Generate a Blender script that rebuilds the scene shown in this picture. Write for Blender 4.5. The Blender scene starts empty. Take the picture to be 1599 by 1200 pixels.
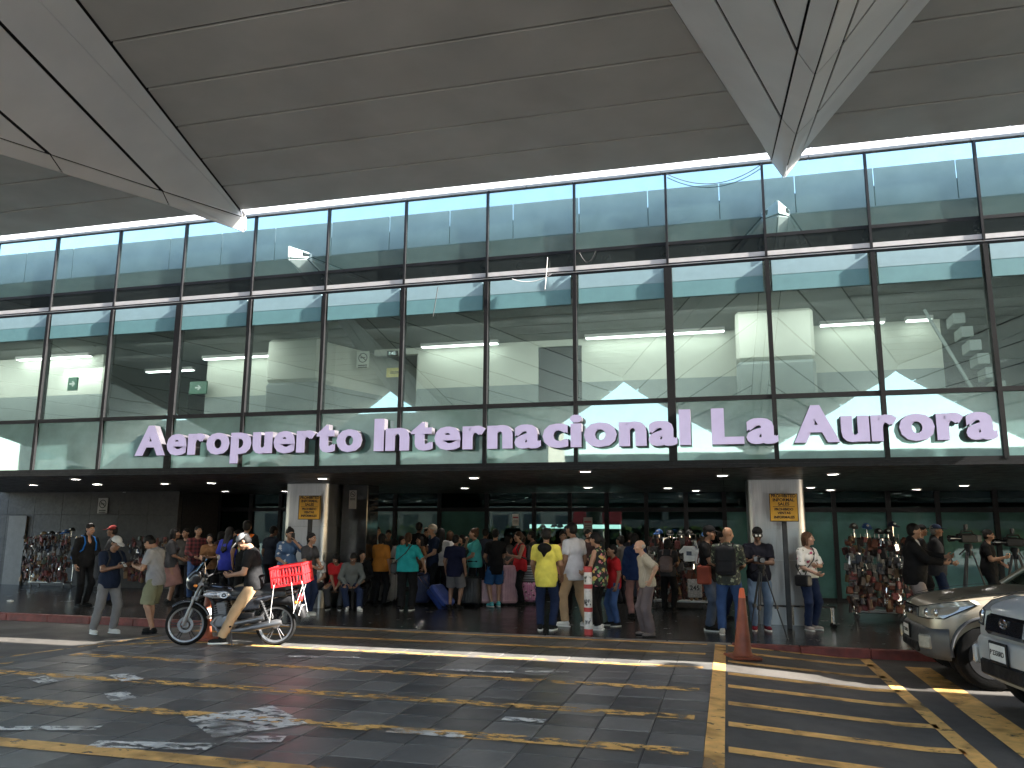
import bpy, bmesh, math, random
import numpy as np
from mathutils import Vector, Matrix
random.seed(7); np.random.seed(7)
SC = bpy.context.scene
COL = SC.collection
R = math.radians

# ------------------------------------------------------------------ camera
CAM_H = 1.78
PITCH, YAW, ROLL, FPX = R(10.157), R(14.981), R(0.3526), 1240.4
fw = Vector((-math.sin(YAW)*math.cos(PITCH), math.cos(YAW)*math.cos(PITCH), math.sin(PITCH)))
r0 = Vector((math.cos(YAW), math.sin(YAW), 0)); u0 = r0.cross(fw)
rt = r0*math.cos(ROLL)+u0*math.sin(ROLL); up = u0*math.cos(ROLL)-r0*math.sin(ROLL)
cd = bpy.data.cameras.new('camera'); cam = bpy.data.objects.new('camera', cd); COL.objects.link(cam)
cd.sensor_width = 36; cd.lens = FPX/1599*36; cd.clip_end = 2000; cd.clip_start = .1
m3 = Matrix((rt, up, -fw)).transposed()
cam.matrix_world = Matrix.Translation((0, 0, CAM_H)) @ m3.to_4x4()
SC.camera = cam

# ------------------------------------------------------------------ light
SUN_DIR = Vector((-1.5, .113, -1.0)).normalized()
w = bpy.data.worlds.new('World'); SC.world = w; w.use_nodes = True
nt = w.node_tree; nt.nodes.clear()
sky = nt.nodes.new('ShaderNodeTexSky'); sky.sky_type = 'NISHITA'; sky.sun_disc = False
sky.sun_elevation = math.asin(-SUN_DIR.z); sky.sun_rotation = math.atan2(-SUN_DIR.x, -SUN_DIR.y)
sky.air_density = 1.2; sky.dust_density = 1.5
bg = nt.nodes.new('ShaderNodeBackground'); bg.inputs['Strength'].default_value = .15
wo = nt.nodes.new('ShaderNodeOutputWorld')
nt.links.new(sky.outputs[0], bg.inputs[0]); nt.links.new(bg.outputs[0], wo.inputs[0])
sd = bpy.data.lights.new('sun', 'SUN'); sd.energy = 5; sd.angle = R(.5); sd.color = (1, .95, .87)
sun = bpy.data.objects.new('sun', sd); COL.objects.link(sun)
sun.rotation_euler = SUN_DIR.to_track_quat('-Z', 'Y').to_euler(); sun.location = (30, -2, 22)
SC.view_settings.view_transform = 'Standard'; SC.view_settings.look = 'None'
SC.view_settings.exposure = 2.95; SC.view_settings.gamma = 1; SC.view_settings.use_curve_mapping = False
SC.render.engine = 'CYCLES'
SC.cycles.use_denoising = True
SC.cycles.max_bounces = 10; SC.cycles.transparent_max_bounces = 24; SC.cycles.glossy_bounces = 5
SC.cycles.diffuse_bounces = 5; SC.cycles.sample_clamp_indirect = 6; SC.cycles.caustics_reflective = False

# ------------------------------------------------------------------ helpers
def at(x, y, X=None, Y=None, Z=None):
    """place of the point seen at photograph pixel x, y on the plane X, Y or Z"""
    d = fw*FPX+rt*(x-799.5)-up*(y-600); c = Vector((0, 0, CAM_H))
    t = (Z-CAM_H)/d.z if Z is not None else (Y/d.y if Y is not None else X/d.x)
    return c+d*t

MATS = {}
def nodes(name):
    m = bpy.data.materials.new(name); m.use_nodes = True; MATS[name] = m
    t = m.node_tree; t.nodes.clear()
    return m, t, t.nodes.new, t.links.new
def coords(t):
    tc = t.nodes.new('ShaderNodeTexCoord'); return tc.outputs['Object']
def noise(t, co, scale, detail=4, rough=.55):
    n = t.nodes.new('ShaderNodeTexNoise'); n.inputs['Scale'].default_value = scale
    n.inputs['Detail'].default_value = detail; n.inputs['Roughness'].default_value = rough
    if co is not None: t.links.new(co, n.inputs['Vector'])
    return n.outputs['Fac']
def ramp(t, fac, stops):
    n = t.nodes.new('ShaderNodeValToRGB'); e = n.color_ramp.elements
    while len(e) < len(stops): e.new(.5)
    for k, (p, c) in enumerate(stops):
        e[k].position = p; e[k].color = (*c, 1) if len(c) == 3 else c
    t.links.new(fac, n.inputs[0]); return n.outputs[0]
def mixc(t, fac, a, b, typ='MIX'):
    n = t.nodes.new('ShaderNodeMixRGB'); n.blend_type = typ
    for k, v in ((0, fac), (1, a), (2, b)):
        if isinstance(v, (int, float)): n.inputs[k].default_value = v
        elif isinstance(v, tuple): n.inputs[k].default_value = (*v, 1) if len(v) == 3 else v
        else: t.links.new(v, n.inputs[k])
    return n.outputs[0]
def math_(t, op, a, b=0.0):
    n = t.nodes.new('ShaderNodeMath'); n.operation = op
    for k, v in ((0, a), (1, b)):
        if isinstance(v, (int, float)): n.inputs[k].default_value = v
        else: t.links.new(v, n.inputs[k])
    return n.outputs[0]
def finish(t, color, rough=.6, metal=0, bump=None, bs=.2, spec=.5, coat=0, bd=.01):
    b = t.nodes.new('ShaderNodeBsdfPrincipled'); o = t.nodes.new('ShaderNodeOutputMaterial')
    def put(s, v):
        if isinstance(v, (int, float)): b.inputs[s].default_value = v
        elif isinstance(v, tuple): b.inputs[s].default_value = (*v, 1)
        else: t.links.new(v, b.inputs[s])
    put('Base Color', color); put('Roughness', rough); put('Metallic', metal); put('Specular IOR Level', spec)
    if coat: put('Coat Weight', coat); b.inputs['Coat Roughness'].default_value = .14
    if bump is not None:
        n = t.nodes.new('ShaderNodeBump'); n.inputs['Strength'].default_value = bs; n.inputs['Distance'].default_value = bd
        t.links.new(bump, n.inputs['Height']); t.links.new(n.outputs[0], b.inputs['Normal'])
    t.links.new(b.outputs[0], o.inputs[0]); return b
def dim(c, f): return tuple(min(1, max(0, v*f)) for v in c)
def M(name, col, rough=.6, metal=0, var=.18, sc=6, bump=0, bsc=80, spec=.5, coat=0, rv=.12):
    if name in MATS: return MATS[name]
    m, t, N, L = nodes(name); co = coords(t)
    f = noise(t, co, sc, 5)
    c = ramp(t, f, [(.3, dim(col, 1-var)), (.7, dim(col, 1+var))])
    if metal > .2 or coat or rough < .43: rv = .03
    f2 = noise(t, co, sc*2.7, 3)
    rr = ramp(t, f2, [(.3, (max(.02, rough-rv),)*3), (.7, (min(1, rough+rv),)*3)])
    finish(t, c, rr, metal, noise(t, co, bsc, 3) if bump else None, bump, spec, coat)
    return m
def emit(name, col, s):
    m, t, N, L = nodes(name); e = N('ShaderNodeEmission'); o = N('ShaderNodeOutputMaterial')
    e.inputs[0].default_value = (*col, 1); e.inputs[1].default_value = s; L(e.outputs[0], o.inputs[0]); return m
def glass(name, tint, refl, rough=.0, opaque=None, wav=.05):
    """coated facade glass: a mirror share over clear tint, or over an opaque back for spandrels"""
    m, t, N, L = nodes(name); o = N('ShaderNodeOutputMaterial'); mx = N('ShaderNodeMixShader')
    co = coords(t)
    g = N('ShaderNodeBsdfGlossy'); g.inputs['Color'].default_value = (.76, .93, .91, 1); g.inputs['Roughness'].default_value = rough
    bp = N('ShaderNodeBump'); bp.inputs['Strength'].default_value = wav; bp.inputs['Distance'].default_value = .02
    L(noise(t, co, 1.1, 1), bp.inputs['Height']); L(bp.outputs[0], g.inputs['Normal'])
    if opaque:
        d = N('ShaderNodeBsdfDiffuse'); L(ramp(t, noise(t, co, 2.5, 5), [(.3, dim(opaque, .8)), (.7, dim(opaque, 1.15))]), d.inputs[0])
    else:
        d = N('ShaderNodeBsdfTransparent'); d.inputs[0].default_value = (*tint, 1)
    fr = N('ShaderNodeFresnel'); gm = N('ShaderNodeNewGeometry'); L(math_(t, 'SUBTRACT', 1.5, math_(t, 'MULTIPLY', gm.outputs['Backfacing'], 1.5-1/1.5)), fr.inputs[0])
    fac = math_(t, 'ADD', fr.outputs[0], refl-.04)
    dirt = ramp(t, noise(t, co, 3.5, 6, .7), [(.35, (.88,)*3), (.75, (1,)*3)])
    fac = math_(t, 'MULTIPLY', fac, dirt)
    L(fac, mx.inputs[0]); L(d.outputs[0], mx.inputs[1]); L(g.outputs[0], mx.inputs[2]); L(mx.outputs[0], o.inputs[0])
    return m

class MB:
    """gathers faces and links them as one mesh object"""
    def __init__(s): s.v = []; s.f = []; s.mi = []; s.cur = 0
    def add(s, vs, fs):
        n = len(s.v); s.v += [tuple(p) for p in vs]; s.f += [tuple(i+n for i in f) for f in fs]; s.mi += [s.cur]*len(fs); return s
    def box(s, x0, y0, z0, x1, y1, z1):
        v = [(x, y, z) for x in (x0, x1) for y in (y0, y1) for z in (z0, z1)]
        return s.add(v, [(0, 1, 3, 2), (4, 6, 7, 5), (0, 4, 5, 1), (2, 3, 7, 6), (0, 2, 6, 4), (1, 5, 7, 3)])
    def cbox(s, c, h, rot=None, taper=1.0):
        v = []
        for x in (-1, 1):
            for y in (-1, 1):
                for z in (-1, 1):
                    k = taper if z > 0 else 1
                    p = Vector((x*h[0]*k, y*h[1]*k, z*h[2]))
                    if rot is not None: p = rot @ p
                    v.append(p+Vector(c))
        return s.add(v, [(0, 1, 3, 2), (4, 6, 7, 5), (0, 4, 5, 1), (2, 3, 7, 6), (0, 2, 6, 4), (1, 5, 7, 3)])
    def rbox(s, c, h, b=.02, rot=None):
        """box with chamfered edges"""
        hx, hy, hz = h; b = min(b, hx*.9, hy*.9, hz*.9); v = []; 
        for sx in (-1, 1):
            for sy in (-1, 1):
                for sz in (-1, 1):
                    v += [(sx*hx, sy*(hy-b), sz*(hz-b)), (sx*(hx-b), sy*hy, sz*(hz-b)), (sx*(hx-b), sy*(hy-b), sz*hz)]
        I = lambda x, y, z, k: ((x > 0)*4+(y > 0)*2+(z > 0))*3+k
        f = []
        for q in (-1, 1):
            f.append([I(q, -1, -1, 0), I(q, 1, -1, 0), I(q, 1, 1, 0), I(q, -1, 1, 0)][::q])
            f.append([I(-1, q, -1, 1), I(-1, q, 1, 1), I(1, q, 1, 1), I(1, q, -1, 1)][::q])
            f.append([I(-1, -1, q, 2), I(1, -1, q, 2), I(1, 1, q, 2), I(-1, 1, q, 2)][::q])
            for r in (-1, 1):
                f.append([I(q, r, -1, 0), I(q, r, 1, 0), I(q, r, 1, 1), I(q, r, -1, 1)])
                f.append([I(q, -1, r, 0), I(q, 1, r, 0), I(q, 1, r, 2), I(q, -1, r, 2)])
                f.append([I(-1, q, r, 1), I(1, q, r, 1), I(1, q, r, 2), I(-1, q, r, 2)])
                for u in (-1, 1): f.append([I(q, r, u, 0), I(q, r, u, 1), I(q, r, u, 2)])
        R3 = rot if rot is not None else Matrix.Identity(3)
        return s.add([R3 @ Vector(p)+Vector(c) for p in v], f)
    def cyl(s, a, b, ra, rb=None, n=10, caps=True):
        rb = ra if rb is None else rb; a = Vector(a); b = Vector(b); d = (b-a).normalized()
        x = d.orthogonal().normalized(); y = d.cross(x); v = []
        for p, r in ((a, ra), (b, rb)):
            for k in range(n):
                t = 2*math.pi*k/n; v.append(p+x*(r*math.cos(t))+y*(r*math.sin(t)))
        f = [(k, (k+1) % n, n+(k+1) % n, n+k) for k in range(n)]
        if caps: f += [tuple(range(n))[::-1], tuple(range(n, 2*n))]
        return s.add(v, f)
    def tube(s, pts, r, n=6):
        pts = [Vector(p) for p in pts]; v = []; f = []; x = None
        for k, p in enumerate(pts):
            d = (pts[min(k+1, len(pts)-1)]-pts[max(k-1, 0)]).normalized()
            x = (d.orthogonal() if x is None else x-d*x.dot(d)).normalized(); y = d.cross(x)
            rr = r[k] if isinstance(r, (list, tuple)) else r
            for j in range(n):
                t = 2*math.pi*j/n; v.append(p+x*(rr*math.cos(t))+y*(rr*math.sin(t)))
        for k in range(len(pts)-1):
            for j in range(n): f.append((k*n+j, k*n+(j+1) % n, (k+1)*n+(j+1) % n, (k+1)*n+j))
        f += [tuple(range(n))[::-1], tuple(range((len(pts)-1)*n, len(pts)*n))]
        return s.add(v, f)
    def lathe(s, prof, n=20, c=(0, 0, 0), ax=None):
        """profile of (radius, height) turned about z, or about the frame ax"""
        A = ax if ax is not None else Matrix.Identity(3); v = []; f = []; c = Vector(c); m = len(prof)
        for r, z in prof:
            for k in range(n):
                t = 2*math.pi*k/n; v.append(c+A @ Vector((r*math.cos(t), r*math.sin(t), z)))
        for i in range(m-1):
            for k in range(n): f.append((i*n+k, i*n+(k+1) % n, (i+1)*n+(k+1) % n, (i+1)*n+k))
        loop = prof[0] == prof[-1]
        if prof[0][0] > 1e-4 and not loop: f.append(tuple(range(n))[::-1])
        if prof[-1][0] > 1e-4 and not loop: f.append(tuple(range((m-1)*n, m*n)))
        return s.add(v, f)
    def ell(s, c, r, n=12, m=8, rot=None):
        v = []; f = []; R3 = rot if rot is not None else Matrix.Identity(3); c = Vector(c)
        for i in range(m+1):
            a = math.pi*i/m
            for k in range(n):
                t = 2*math.pi*k/n
                v.append(c+R3 @ Vector((r[0]*math.sin(a)*math.cos(t), r[1]*math.sin(a)*math.sin(t), r[2]*math.cos(a))))
        for i in range(m):
            for k in range(n): f.append((i*n+k, (i+1)*n+k, (i+1)*n+(k+1) % n, i*n+(k+1) % n))
        return s.add(v, f)
    def slab(s, poly, th, gap=0.0):
        """convex polygon pulled in by gap and given thickness th along its normal"""
        P = [Vector(p) for p in poly]; Q = []
        for k, p in enumerate(P):
            a = (P[k-1]-p).normalized(); b = (P[(k+1) % len(P)]-p).normalized(); c = a.cross(b).length
            Q.append(p+(a+b)*(gap/max(c, .25)) if gap else p)
        nrm = Vector((0, 0, 0))
        for k in range(len(Q)): nrm += (Q[k]-Q[0]).cross(Q[(k+1) % len(Q)]-Q[0])
        nrm.normalize(); n = len(Q); B = [q+nrm*th for q in Q]
        return s.add(Q+B, [tuple(range(n))[::-1], tuple(range(n, 2*n))]+[(k, (k+1) % n, n+(k+1) % n, n+k) for k in range(n)])
    def prism(s, poly, z0, z1):
        n = len(poly)
        return s.add([(x, y, z0) for x, y in poly]+[(x, y, z1) for x, y in poly],
                     [tuple(range(n))[::-1], tuple(range(n, 2*n))]+[(k, (k+1) % n, n+(k+1) % n, n+k) for k in range(n)])
    def side(s, poly, y0, y1):
        """outline in x, z given width along y"""
        n = len(poly)
        return s.add([(x, y0, z) for x, z in poly]+[(x, y1, z) for x, z in poly],
                     [tuple(range(n)), tuple(range(n, 2*n))[::-1]]+[(k, n+k, n+(k+1) % n, (k+1) % n) for k in range(n)])
    def xf(s, m):
        s.v = [tuple(m @ Vector(p)) for p in s.v]; return s
    def build(s, name, mat, parent=None, smooth=None, sub=0):
        me = bpy.data.meshes.new(name); me.from_pydata(s.v, [], s.f)
        mats = mat if isinstance(mat, (list, tuple)) else [mat]
        for q in mats: me.materials.append(q)
        if len(mats) > 1: me.polygons.foreach_set('material_index', s.mi)
        if smooth: shade(me, smooth)
        me.update()
        o = bpy.data.objects.new(name, me); COL.objects.link(o)
        if sub:
            q = o.modifiers.new('sub', 'SUBSURF'); q.levels = q.render_levels = sub
        return put(o, parent)
def shade(me, ang=40):
    me.polygons.foreach_set('use_smooth', [True]*len(me.polygons))
    if ang is not True and ang < 180: me.set_sharp_from_angle(angle=R(ang))
ORD = 'first second third fourth fifth sixth seventh eighth ninth tenth eleventh twelfth thirteenth fourteenth fifteenth sixteenth seventeenth eighteenth nineteenth twentieth twenty-first twenty-second'.split()
ROOT = {}
def put(o, parent):
    if parent is not None:
        o.parent = parent
        if parent.name in ROOT: o.matrix_parent_inverse = ROOT[parent.name]
    return o
def tag(o, label=None, cat=None, group=None, kind=None):
    if label: o['label'] = label
    if cat: o['category'] = cat
    if group: o['group'] = group
    if kind: o['kind'] = kind
    return o
def thing(name, label, cat, loc=(0, 0, 0), rz=0, group=None, world=False):
    """an Empty at the base of a thing; with world=True its parts are given in world coordinates"""
    o = bpy.data.objects.new(name, None); COL.objects.link(o); o.location = loc; o.rotation_euler = (0, 0, rz)
    o.empty_display_size = .2
    if world: ROOT[o.name] = (Matrix.Translation(loc) @ Matrix.Rotation(rz, 4, 'Z')).inverted()
    return tag(o, label, cat, group)
def copy_tree(o, parent=None):
    c = o.copy(); COL.objects.link(c)
    if parent is not None: c.parent = parent
    for ch in list(o.children): copy_tree(ch, c)
    return c
def text_mesh(body, size, depth=.002, bold=0.0, align='CENTER', sx=1.0):
    cu = bpy.data.curves.new('t', 'FONT'); cu.body = body; cu.size = size; cu.extrude = depth/2; cu.offset = bold
    cu.align_x = align; cu.resolution_u = 3
    o = bpy.data.objects.new('t', cu); COL.objects.link(o); bpy.context.view_layer.update()
    me = bpy.data.meshes.new_from_object(o.evaluated_get(bpy.context.evaluated_depsgraph_get()))
    bpy.data.objects.remove(o); bpy.data.curves.remove(cu)
    if sx != 1: me.transform(Matrix.Diagonal((sx, 1, 1, 1)))
    return me
UPR = Matrix.Rotation(R(90), 4, 'X')          # text standing upright, read from -y
def text(name, body, size, pos, mat, parent=None, rot=None, depth=.002, bold=0.0, align='CENTER', sx=1.0):
    me = text_mesh(body, size, depth, bold, align, sx); me.name = name; me.materials.clear(); me.materials.append(mat)
    me.transform(Matrix.Translation(pos) @ (rot if rot is not None else Matrix.Identity(4)) @ UPR)
    o = bpy.data.objects.new(name, me); COL.objects.link(o); return put(o, parent)
# ================================================================== structure
YF, YE, ZC = 11.2, 10.1, 6.55          # facade glass, canopy edge, canopy soffit
ZT, ZA = 0.0, -.13                     # pavement and asphalt levels
YK = 13.3                              # kerb line
XL, XR = -8.9, -.25                    # sides of the tiled crossing

# ---- materials of the setting
def asphalt():
    m, t, N, L = nodes('asphalt'); co = coords(t)
    a = ramp(t, noise(t, co, .7, 6), [(.3, (.045, .040, .035)), (.7, (.076, .069, .061))])
    b = ramp(t, noise(t, co, 140, 2), [(.3, (.55,)*3), (.75, (1.5,)*3)])
    d = ramp(t, noise(t, co, 2.2, 6, .7), [(.52, (1,)*3), (.72, (.62,)*3)])
    finish(t, mixc(t, 1, mixc(t, 1, a, b, 'MULTIPLY'), d, 'MULTIPLY'), ramp(t, noise(t, co, 1.2, 4), [(.3, (.42,)*3), (.7, (.75,)*3)]), 0, noise(t, co, 160, 2), .5, bd=.006)
    return m
ASPH = asphalt()
def worn(name, col, thr, sc=5.5):
    """road paint flaked off in ragged patches"""
    m, t, N, L = nodes(name); co = coords(t)
    mp = N('ShaderNodeMapping'); mp.inputs['Scale'].default_value = (1, 1.7, 1); L(co, mp.inputs[0])
    f = noise(t, mp.outputs[0], sc, 9, .68)
    hole = ramp(t, f, [(thr, (0,)*3), (thr+.045, (1,)*3)])
    f2 = noise(t, co, 1.3, 3)
    col_ = ramp(t, noise(t, co, 9, 6), [(.3, dim(col, .72)), (.65, col)])
    hole = mixc(t, 1, hole, ramp(t, f2, [(.32, (.25,)*3), (.48, (1,)*3)]), 'MULTIPLY')
    b = N('ShaderNodeBsdfPrincipled'); L(col_, b.inputs['Base Color']); b.inputs['Roughness'].default_value = .55
    tr = N('ShaderNodeBsdfTransparent'); mx = N('ShaderNodeMixShader'); o = N('ShaderNodeOutputMaterial')
    L(hole, mx.inputs[0]); L(tr.outputs[0], mx.inputs[1]); L(b.outputs[0], mx.inputs[2]); L(mx.outputs[0], o.inputs[0])
    return m
YEL = (.80, .45, .13)
PAINT = worn('yellow_road_paint', YEL, .36); PAINTW = worn('worn_yellow_road_paint', YEL, .468, 4.5)
PAINTV = worn('flaked_white_road_paint', (.74, .72, .67), .455, 6)
TILES = []
for k, c in enumerate(((.084, .080, .075), (.098, .095, .090), (.120, .114, .106), (.066, .063, .060), (.150, .142, .130))):
    m, t, N, L = nodes('slate_tile_%d' % k); co = coords(t)
    a = ramp(t, noise(t, co, 4, 7, .65), [(.3, dim(c, .8)), (.72, dim(c, 1.25))])
    mp = N('ShaderNodeMapping'); mp.inputs['Scale'].default_value = (3, 26, 3); mp.inputs['Rotation'].default_value = (0, 0, .5+k*.12); L(co, mp.inputs[0])
    s = ramp(t, noise(t, mp.outputs[0], 1.2, 5, .7), [(.60, (0,)*3), (.74, (.55,)*3)])
    finish(t, mixc(t, s, a, (.19, .185, .17)), ramp(t, noise(t, co, 3, 5), [(.3, (.30,)*3), (.7, (.46,)*3)]), 0, noise(t, co, 16, 4), .03, bd=.006)
    TILES.append(m)
KERB = M('red_kerb_paint', (.17, .035, .028), .55, var=.45, sc=5, bump=.3)
CONC = M('grey_concrete', (.19, .18, .17), .7, var=.25, sc=3, bump=.3)
def floor_mat():
    m, t, N, L = nodes('polished_floor'); co = coords(t)
    br = N('ShaderNodeTexBrick'); L(co, br.inputs[0]); br.offset = 0
    br.inputs['Color1'].default_value = (.028, .027, .026, 1); br.inputs['Color2'].default_value = (.038, .036, .034, 1); br.inputs['Mortar'].default_value = (.02, .02, .02, 1)
    br.inputs['Scale'].default_value = 1; br.inputs['Brick Width'].default_value = .6; br.inputs['Row Height'].default_value = .6; br.inputs['Mortar Size'].default_value = .006
    d = ramp(t, noise(t, co, 1.6, 6, .7), [(.35, (.7,)*3), (.7, (1.35,)*3)])
    finish(t, mixc(t, 1, br.outputs[0], d, 'MULTIPLY'), ramp(t, noise(t, co, 2.5, 5), [(.3, (.21,)*3), (.7, (.28,)*3)]), 0, br.outputs['Fac'], -.15)
    return m
FLOOR = floor_mat()

# ---- ground
def S(name, mb, mat, parent=None):
    o = mb.build(name, mat, parent); o['kind'] = 'structure'; return o
S('asphalt_road', MB().add([(-120, -150, ZA), (120, -150, ZA), (120, 60, ZA), (-120, 60, ZA)], [(0, 1, 2, 3)]), ASPH)
S('bounce_ground', MB().add([(-110, -140, ZA+.004), (110, -140, ZA+.004), (110, -5.5, ZA+.004), (-110, -5.5, ZA+.004)], [(0, 1, 2, 3)]), M('pale_bounce_ground', (.34, .33, .30), .75, var=.12, sc=1.5))  # unseen pale ground added to bounce light up onto the soffit
S('pavement', MB().box(-60, YK+.16, ZA-.2, 60, 24.5, ZT), FLOOR)
pv = bpy.data.objects['pavement']
for k in range(-46, 40):                                     # kerbstones, dropped where the crossing meets the pavement
    x = k*1.0
    if XL+.2 < x+.5 < XR+.2: z = ZT-.002
    else: z = ZT+.004
    MB().rbox((x+.5, YK+.08, (ZA-.2+z)/2), (.496, .08, (z-ZA+.2)/2), .012).build('kerbstone', KERB if not (XL+.2 < x+.5 < XR+.2) else CONC, pv)
ts = MB().box(XL, 3.4, ZA-.1, XR, YK, ZT-.012)
# ramps down to the asphalt at both sides
ts.add([(XL, 3.4, ZT-.004), (XL, YK, ZT-.004), (XL-1.3, YK, ZA-.004), (XL-1.3, 3.4, ZA-.004)], [(0, 1, 2, 3)])
ts.add([(XR, 3.4, ZT-.004), (XR, YK, ZT-.004), (XR+1.9, YK, ZA-.004), (XR+1.9, 3.4, ZA-.004)], [(3, 2, 1, 0)])
cross = S('raised_crossing', ts, ASPH)
tw = .4809; cols = 18; TS = []
for k in range(5):
    mb = MB().rbox((0, 0, 0), (tw/2-.007, tw/2-.007, .02), .005); me = None
    for q in TILES:
        o = mb.build('paving_tile', q, cross); TS.append(o.data); bpy.data.objects.remove(o)
rest = MB(); rest2 = MB(); rows = 0
rt_ = random.Random(5)
for j in range(21):
    y = YK-.02-tw*(j+.5)
    for i in range(cols):
        x = XL+tw*(i+.5)
        if y < 10.75:
            o = bpy.data.objects.new('paving_tile', rt_.choice(TS[:5] if rt_.random() < .9 else TS[5:])); COL.objects.link(o); put(o, cross)
            o.location = (x, y, ZT-.02+rt_.uniform(-.002, .001)); o.rotation_euler = (rt_.uniform(-.0022, .0022), rt_.uniform(-.0022, .0022), 0)
        else: (rest if (i*7+j*3) % 5 < 3 else rest2).rbox((x, y, ZT-.02+rt_.uniform(-.001, .0005)), (tw/2-.004, tw/2-.004, .02), .004)
o = rest.build('paving', TILES[1], cross); o['kind'] = 'stuff'
o = rest2.build('paving', TILES[2], cross); o['kind'] = 'stuff'
def zg(x):
    """height of the ground in front of the kerb"""
    if x < XL: return max(ZA, ZT-.004+(x-XL)*.1)
    if x > XR: return max(ZA, ZT-.004-(x-XR)*.0684)
    return ZT
def paint(name, pts, mat):
    """painted marking laid 4 mm over the ground, cut finely so that it follows the ramps"""
    mb = MB(); (a, b, c, d) = [Vector(p) for p in pts]; n = 14; v = []
    for k in range(n+1):
        for p in (a.lerp(b, k/n), d.lerp(c, k/n)): v.append((p[0], p[1], zg(p[0])+.005))
    mb.add(v, [(2*k, 2*k+2, 2*k+3, 2*k+1) for k in range(n)])
    return S(name, mb, mat)
for y, m_, wd in ((13.12, PAINT, .13), (12.15, PAINT, .16), (10.98, PAINTW, .15), (9.52, PAINTW, .19), (8.17, PAINTW, .20), (6.95, PAINTW, .22), (5.66, PAINT, .22)):
    paint('crossing_stripe', [(XL+.1, y-wd/2), (XR-.12, y-wd/2), (XR-.12, y+wd/2), (XL+.1, y+wd/2)], m_)
paint('crossing_edge_line', [(XR, 4.2), (XR, 13.2), (XR+.16, 13.2), (XR+.16, 4.2)], PAINT)
for y in (13.25, 12.6, 11.7, 10.76, 9.94, 9.0, 8.08, 7.18, 6.2):
    paint('hatching_stripe', [(XR+.19, y-.09), (1.92, y-.09+.05), (1.92, y+.09+.05), (XR+.19, y+.09)], PAINT)
paint('hatching_edge_line', [(1.92, 5), (1.82, 13.3), (1.97, 13.3), (2.08, 5)], PAINT)
paint('lane_line', [(2.36, 5), (2.33, 12.7), (2.66, 12.7), (2.72, 5)], PAINT)
for (x0, y0, x1, y1) in ((-10.6, 9.0, -9.0, 11.6), (-9.1, 10.3, -8.0, 11.1), (-10.9, 8.2, -9.2, 8.9)):
    d = Vector((x1-x0, y1-y0)).normalized(); n = Vector((-d.y, d.x))*.09
    paint('lane_mark', [(x0-n.x, y0-n.y), (x1-n.x, y1-n.y), (x1+n.x, y1+n.y), (x0+n.x, y0+n.y)], PAINTW)
for (x, y, w_, h_, a) in ((-4.35, 6.85, .42, .9, .9), (-2.6, 6.9, .35, .16, 0), (-4.6, 5.9, .5, .2, .2), (-1.9, 7.6, .2, .14, 0), (-3.9, 6.3, .24, .2, .3), (-6.9, 8.3, .12, .5, 1.0), (-6.2, 7.4, .12, .45, .9), (-7.7, 7.9, .1, .5, 1.1), (-3.1, 9.9, .5, .12, .1), (-5.4, 10.3, .5, .12, .2), (-2.2, 10.1, .3, .1, .2), (-5.9, 6.1, .5, .14, .3), (-7.2, 6.3, .1, .5, 1.1)):
    c, s_ = math.cos(a), math.sin(a)
    P = [(x+c*u-s_*v, y+s_*u+c*v) for u, v in ((-w_, -h_/2), (w_, -h_/2), (w_, h_/2), (-w_, h_/2))]
    mb = MB().add([(p[0], p[1], .009) for p in P], [(0, 1, 2, 3)]); S('paint_remnant', mb, PAINTV)

# ---- canopy over the road
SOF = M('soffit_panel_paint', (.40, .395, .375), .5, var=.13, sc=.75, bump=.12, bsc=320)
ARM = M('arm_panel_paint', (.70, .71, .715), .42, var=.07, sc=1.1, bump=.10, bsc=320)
JOINT = M('dark_joint', (.012, .012, .013), .9)
FASC = M('fascia_paint', (.33, .35, .34), .5, var=.12, sc=2)
WHITE = M('white_metal_paint', (.46, .44, .42), .5, var=.10)
canopy = thing('canopy', 'grey panelled canopy over the road with folded wedge arms', 'canopy', (-3, 3, 0), world=True)
ARMX = [.92+8.18*k for k in (-4, -3, -2, -1, 0, 1, 2, 3)]
YR = -3.2
def hw(y): return max(0.0, .2+.302*(10.1-y)) if y < 10.1 else max(0., .2*(10.62-y)/.52)
def dep(y): return .05+.188*max(0, 10.3-y)
rowsY = [10.1]+[9.27-.823*k for k in range(16)]
back = MB().box(ARMX[0]-6, YR, ZC+.035, ARMX[-1]+6, YE-.02, ZC+.30)
back.build('roof_deck', JOINT, canopy)
for a, b in zip([ARMX[0]-9]+ARMX, ARMX+[ARMX[-1]+9]):
    for y1, y0 in zip(rowsY, rowsY[1:]):
        y0 = max(y0, YR)
        q = [(a+hw(y0), y0), (b-hw(y0), y0), (b-hw(y1), y1), (a+hw(y1), y1)]
        if q[1][0]-q[0][0] < .1:
            if q[2][0]-q[3][0] < .2: continue
            q = [((q[0][0]+q[1][0])/2, y0), q[2], q[3]]
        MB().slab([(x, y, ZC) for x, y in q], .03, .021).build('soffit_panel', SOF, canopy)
fas = MB().box(ARMX[0]-6, YE-.04, ZC+.31, ARMX[-1]+6, YE-.01, ZC+.34)
for k in range(60):                                           # fascia above the soffit edge, in sheets
    x = ARMX[0]-5.4+k*1.13
    MB().box(x+.008, YE-.019, ZC+.005, x+1.122, YE+.004, ZC+.62).build('fascia_sheet', FASC, canopy)
fas.build('fascia_rail', JOINT, canopy)
WB = .17
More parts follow.
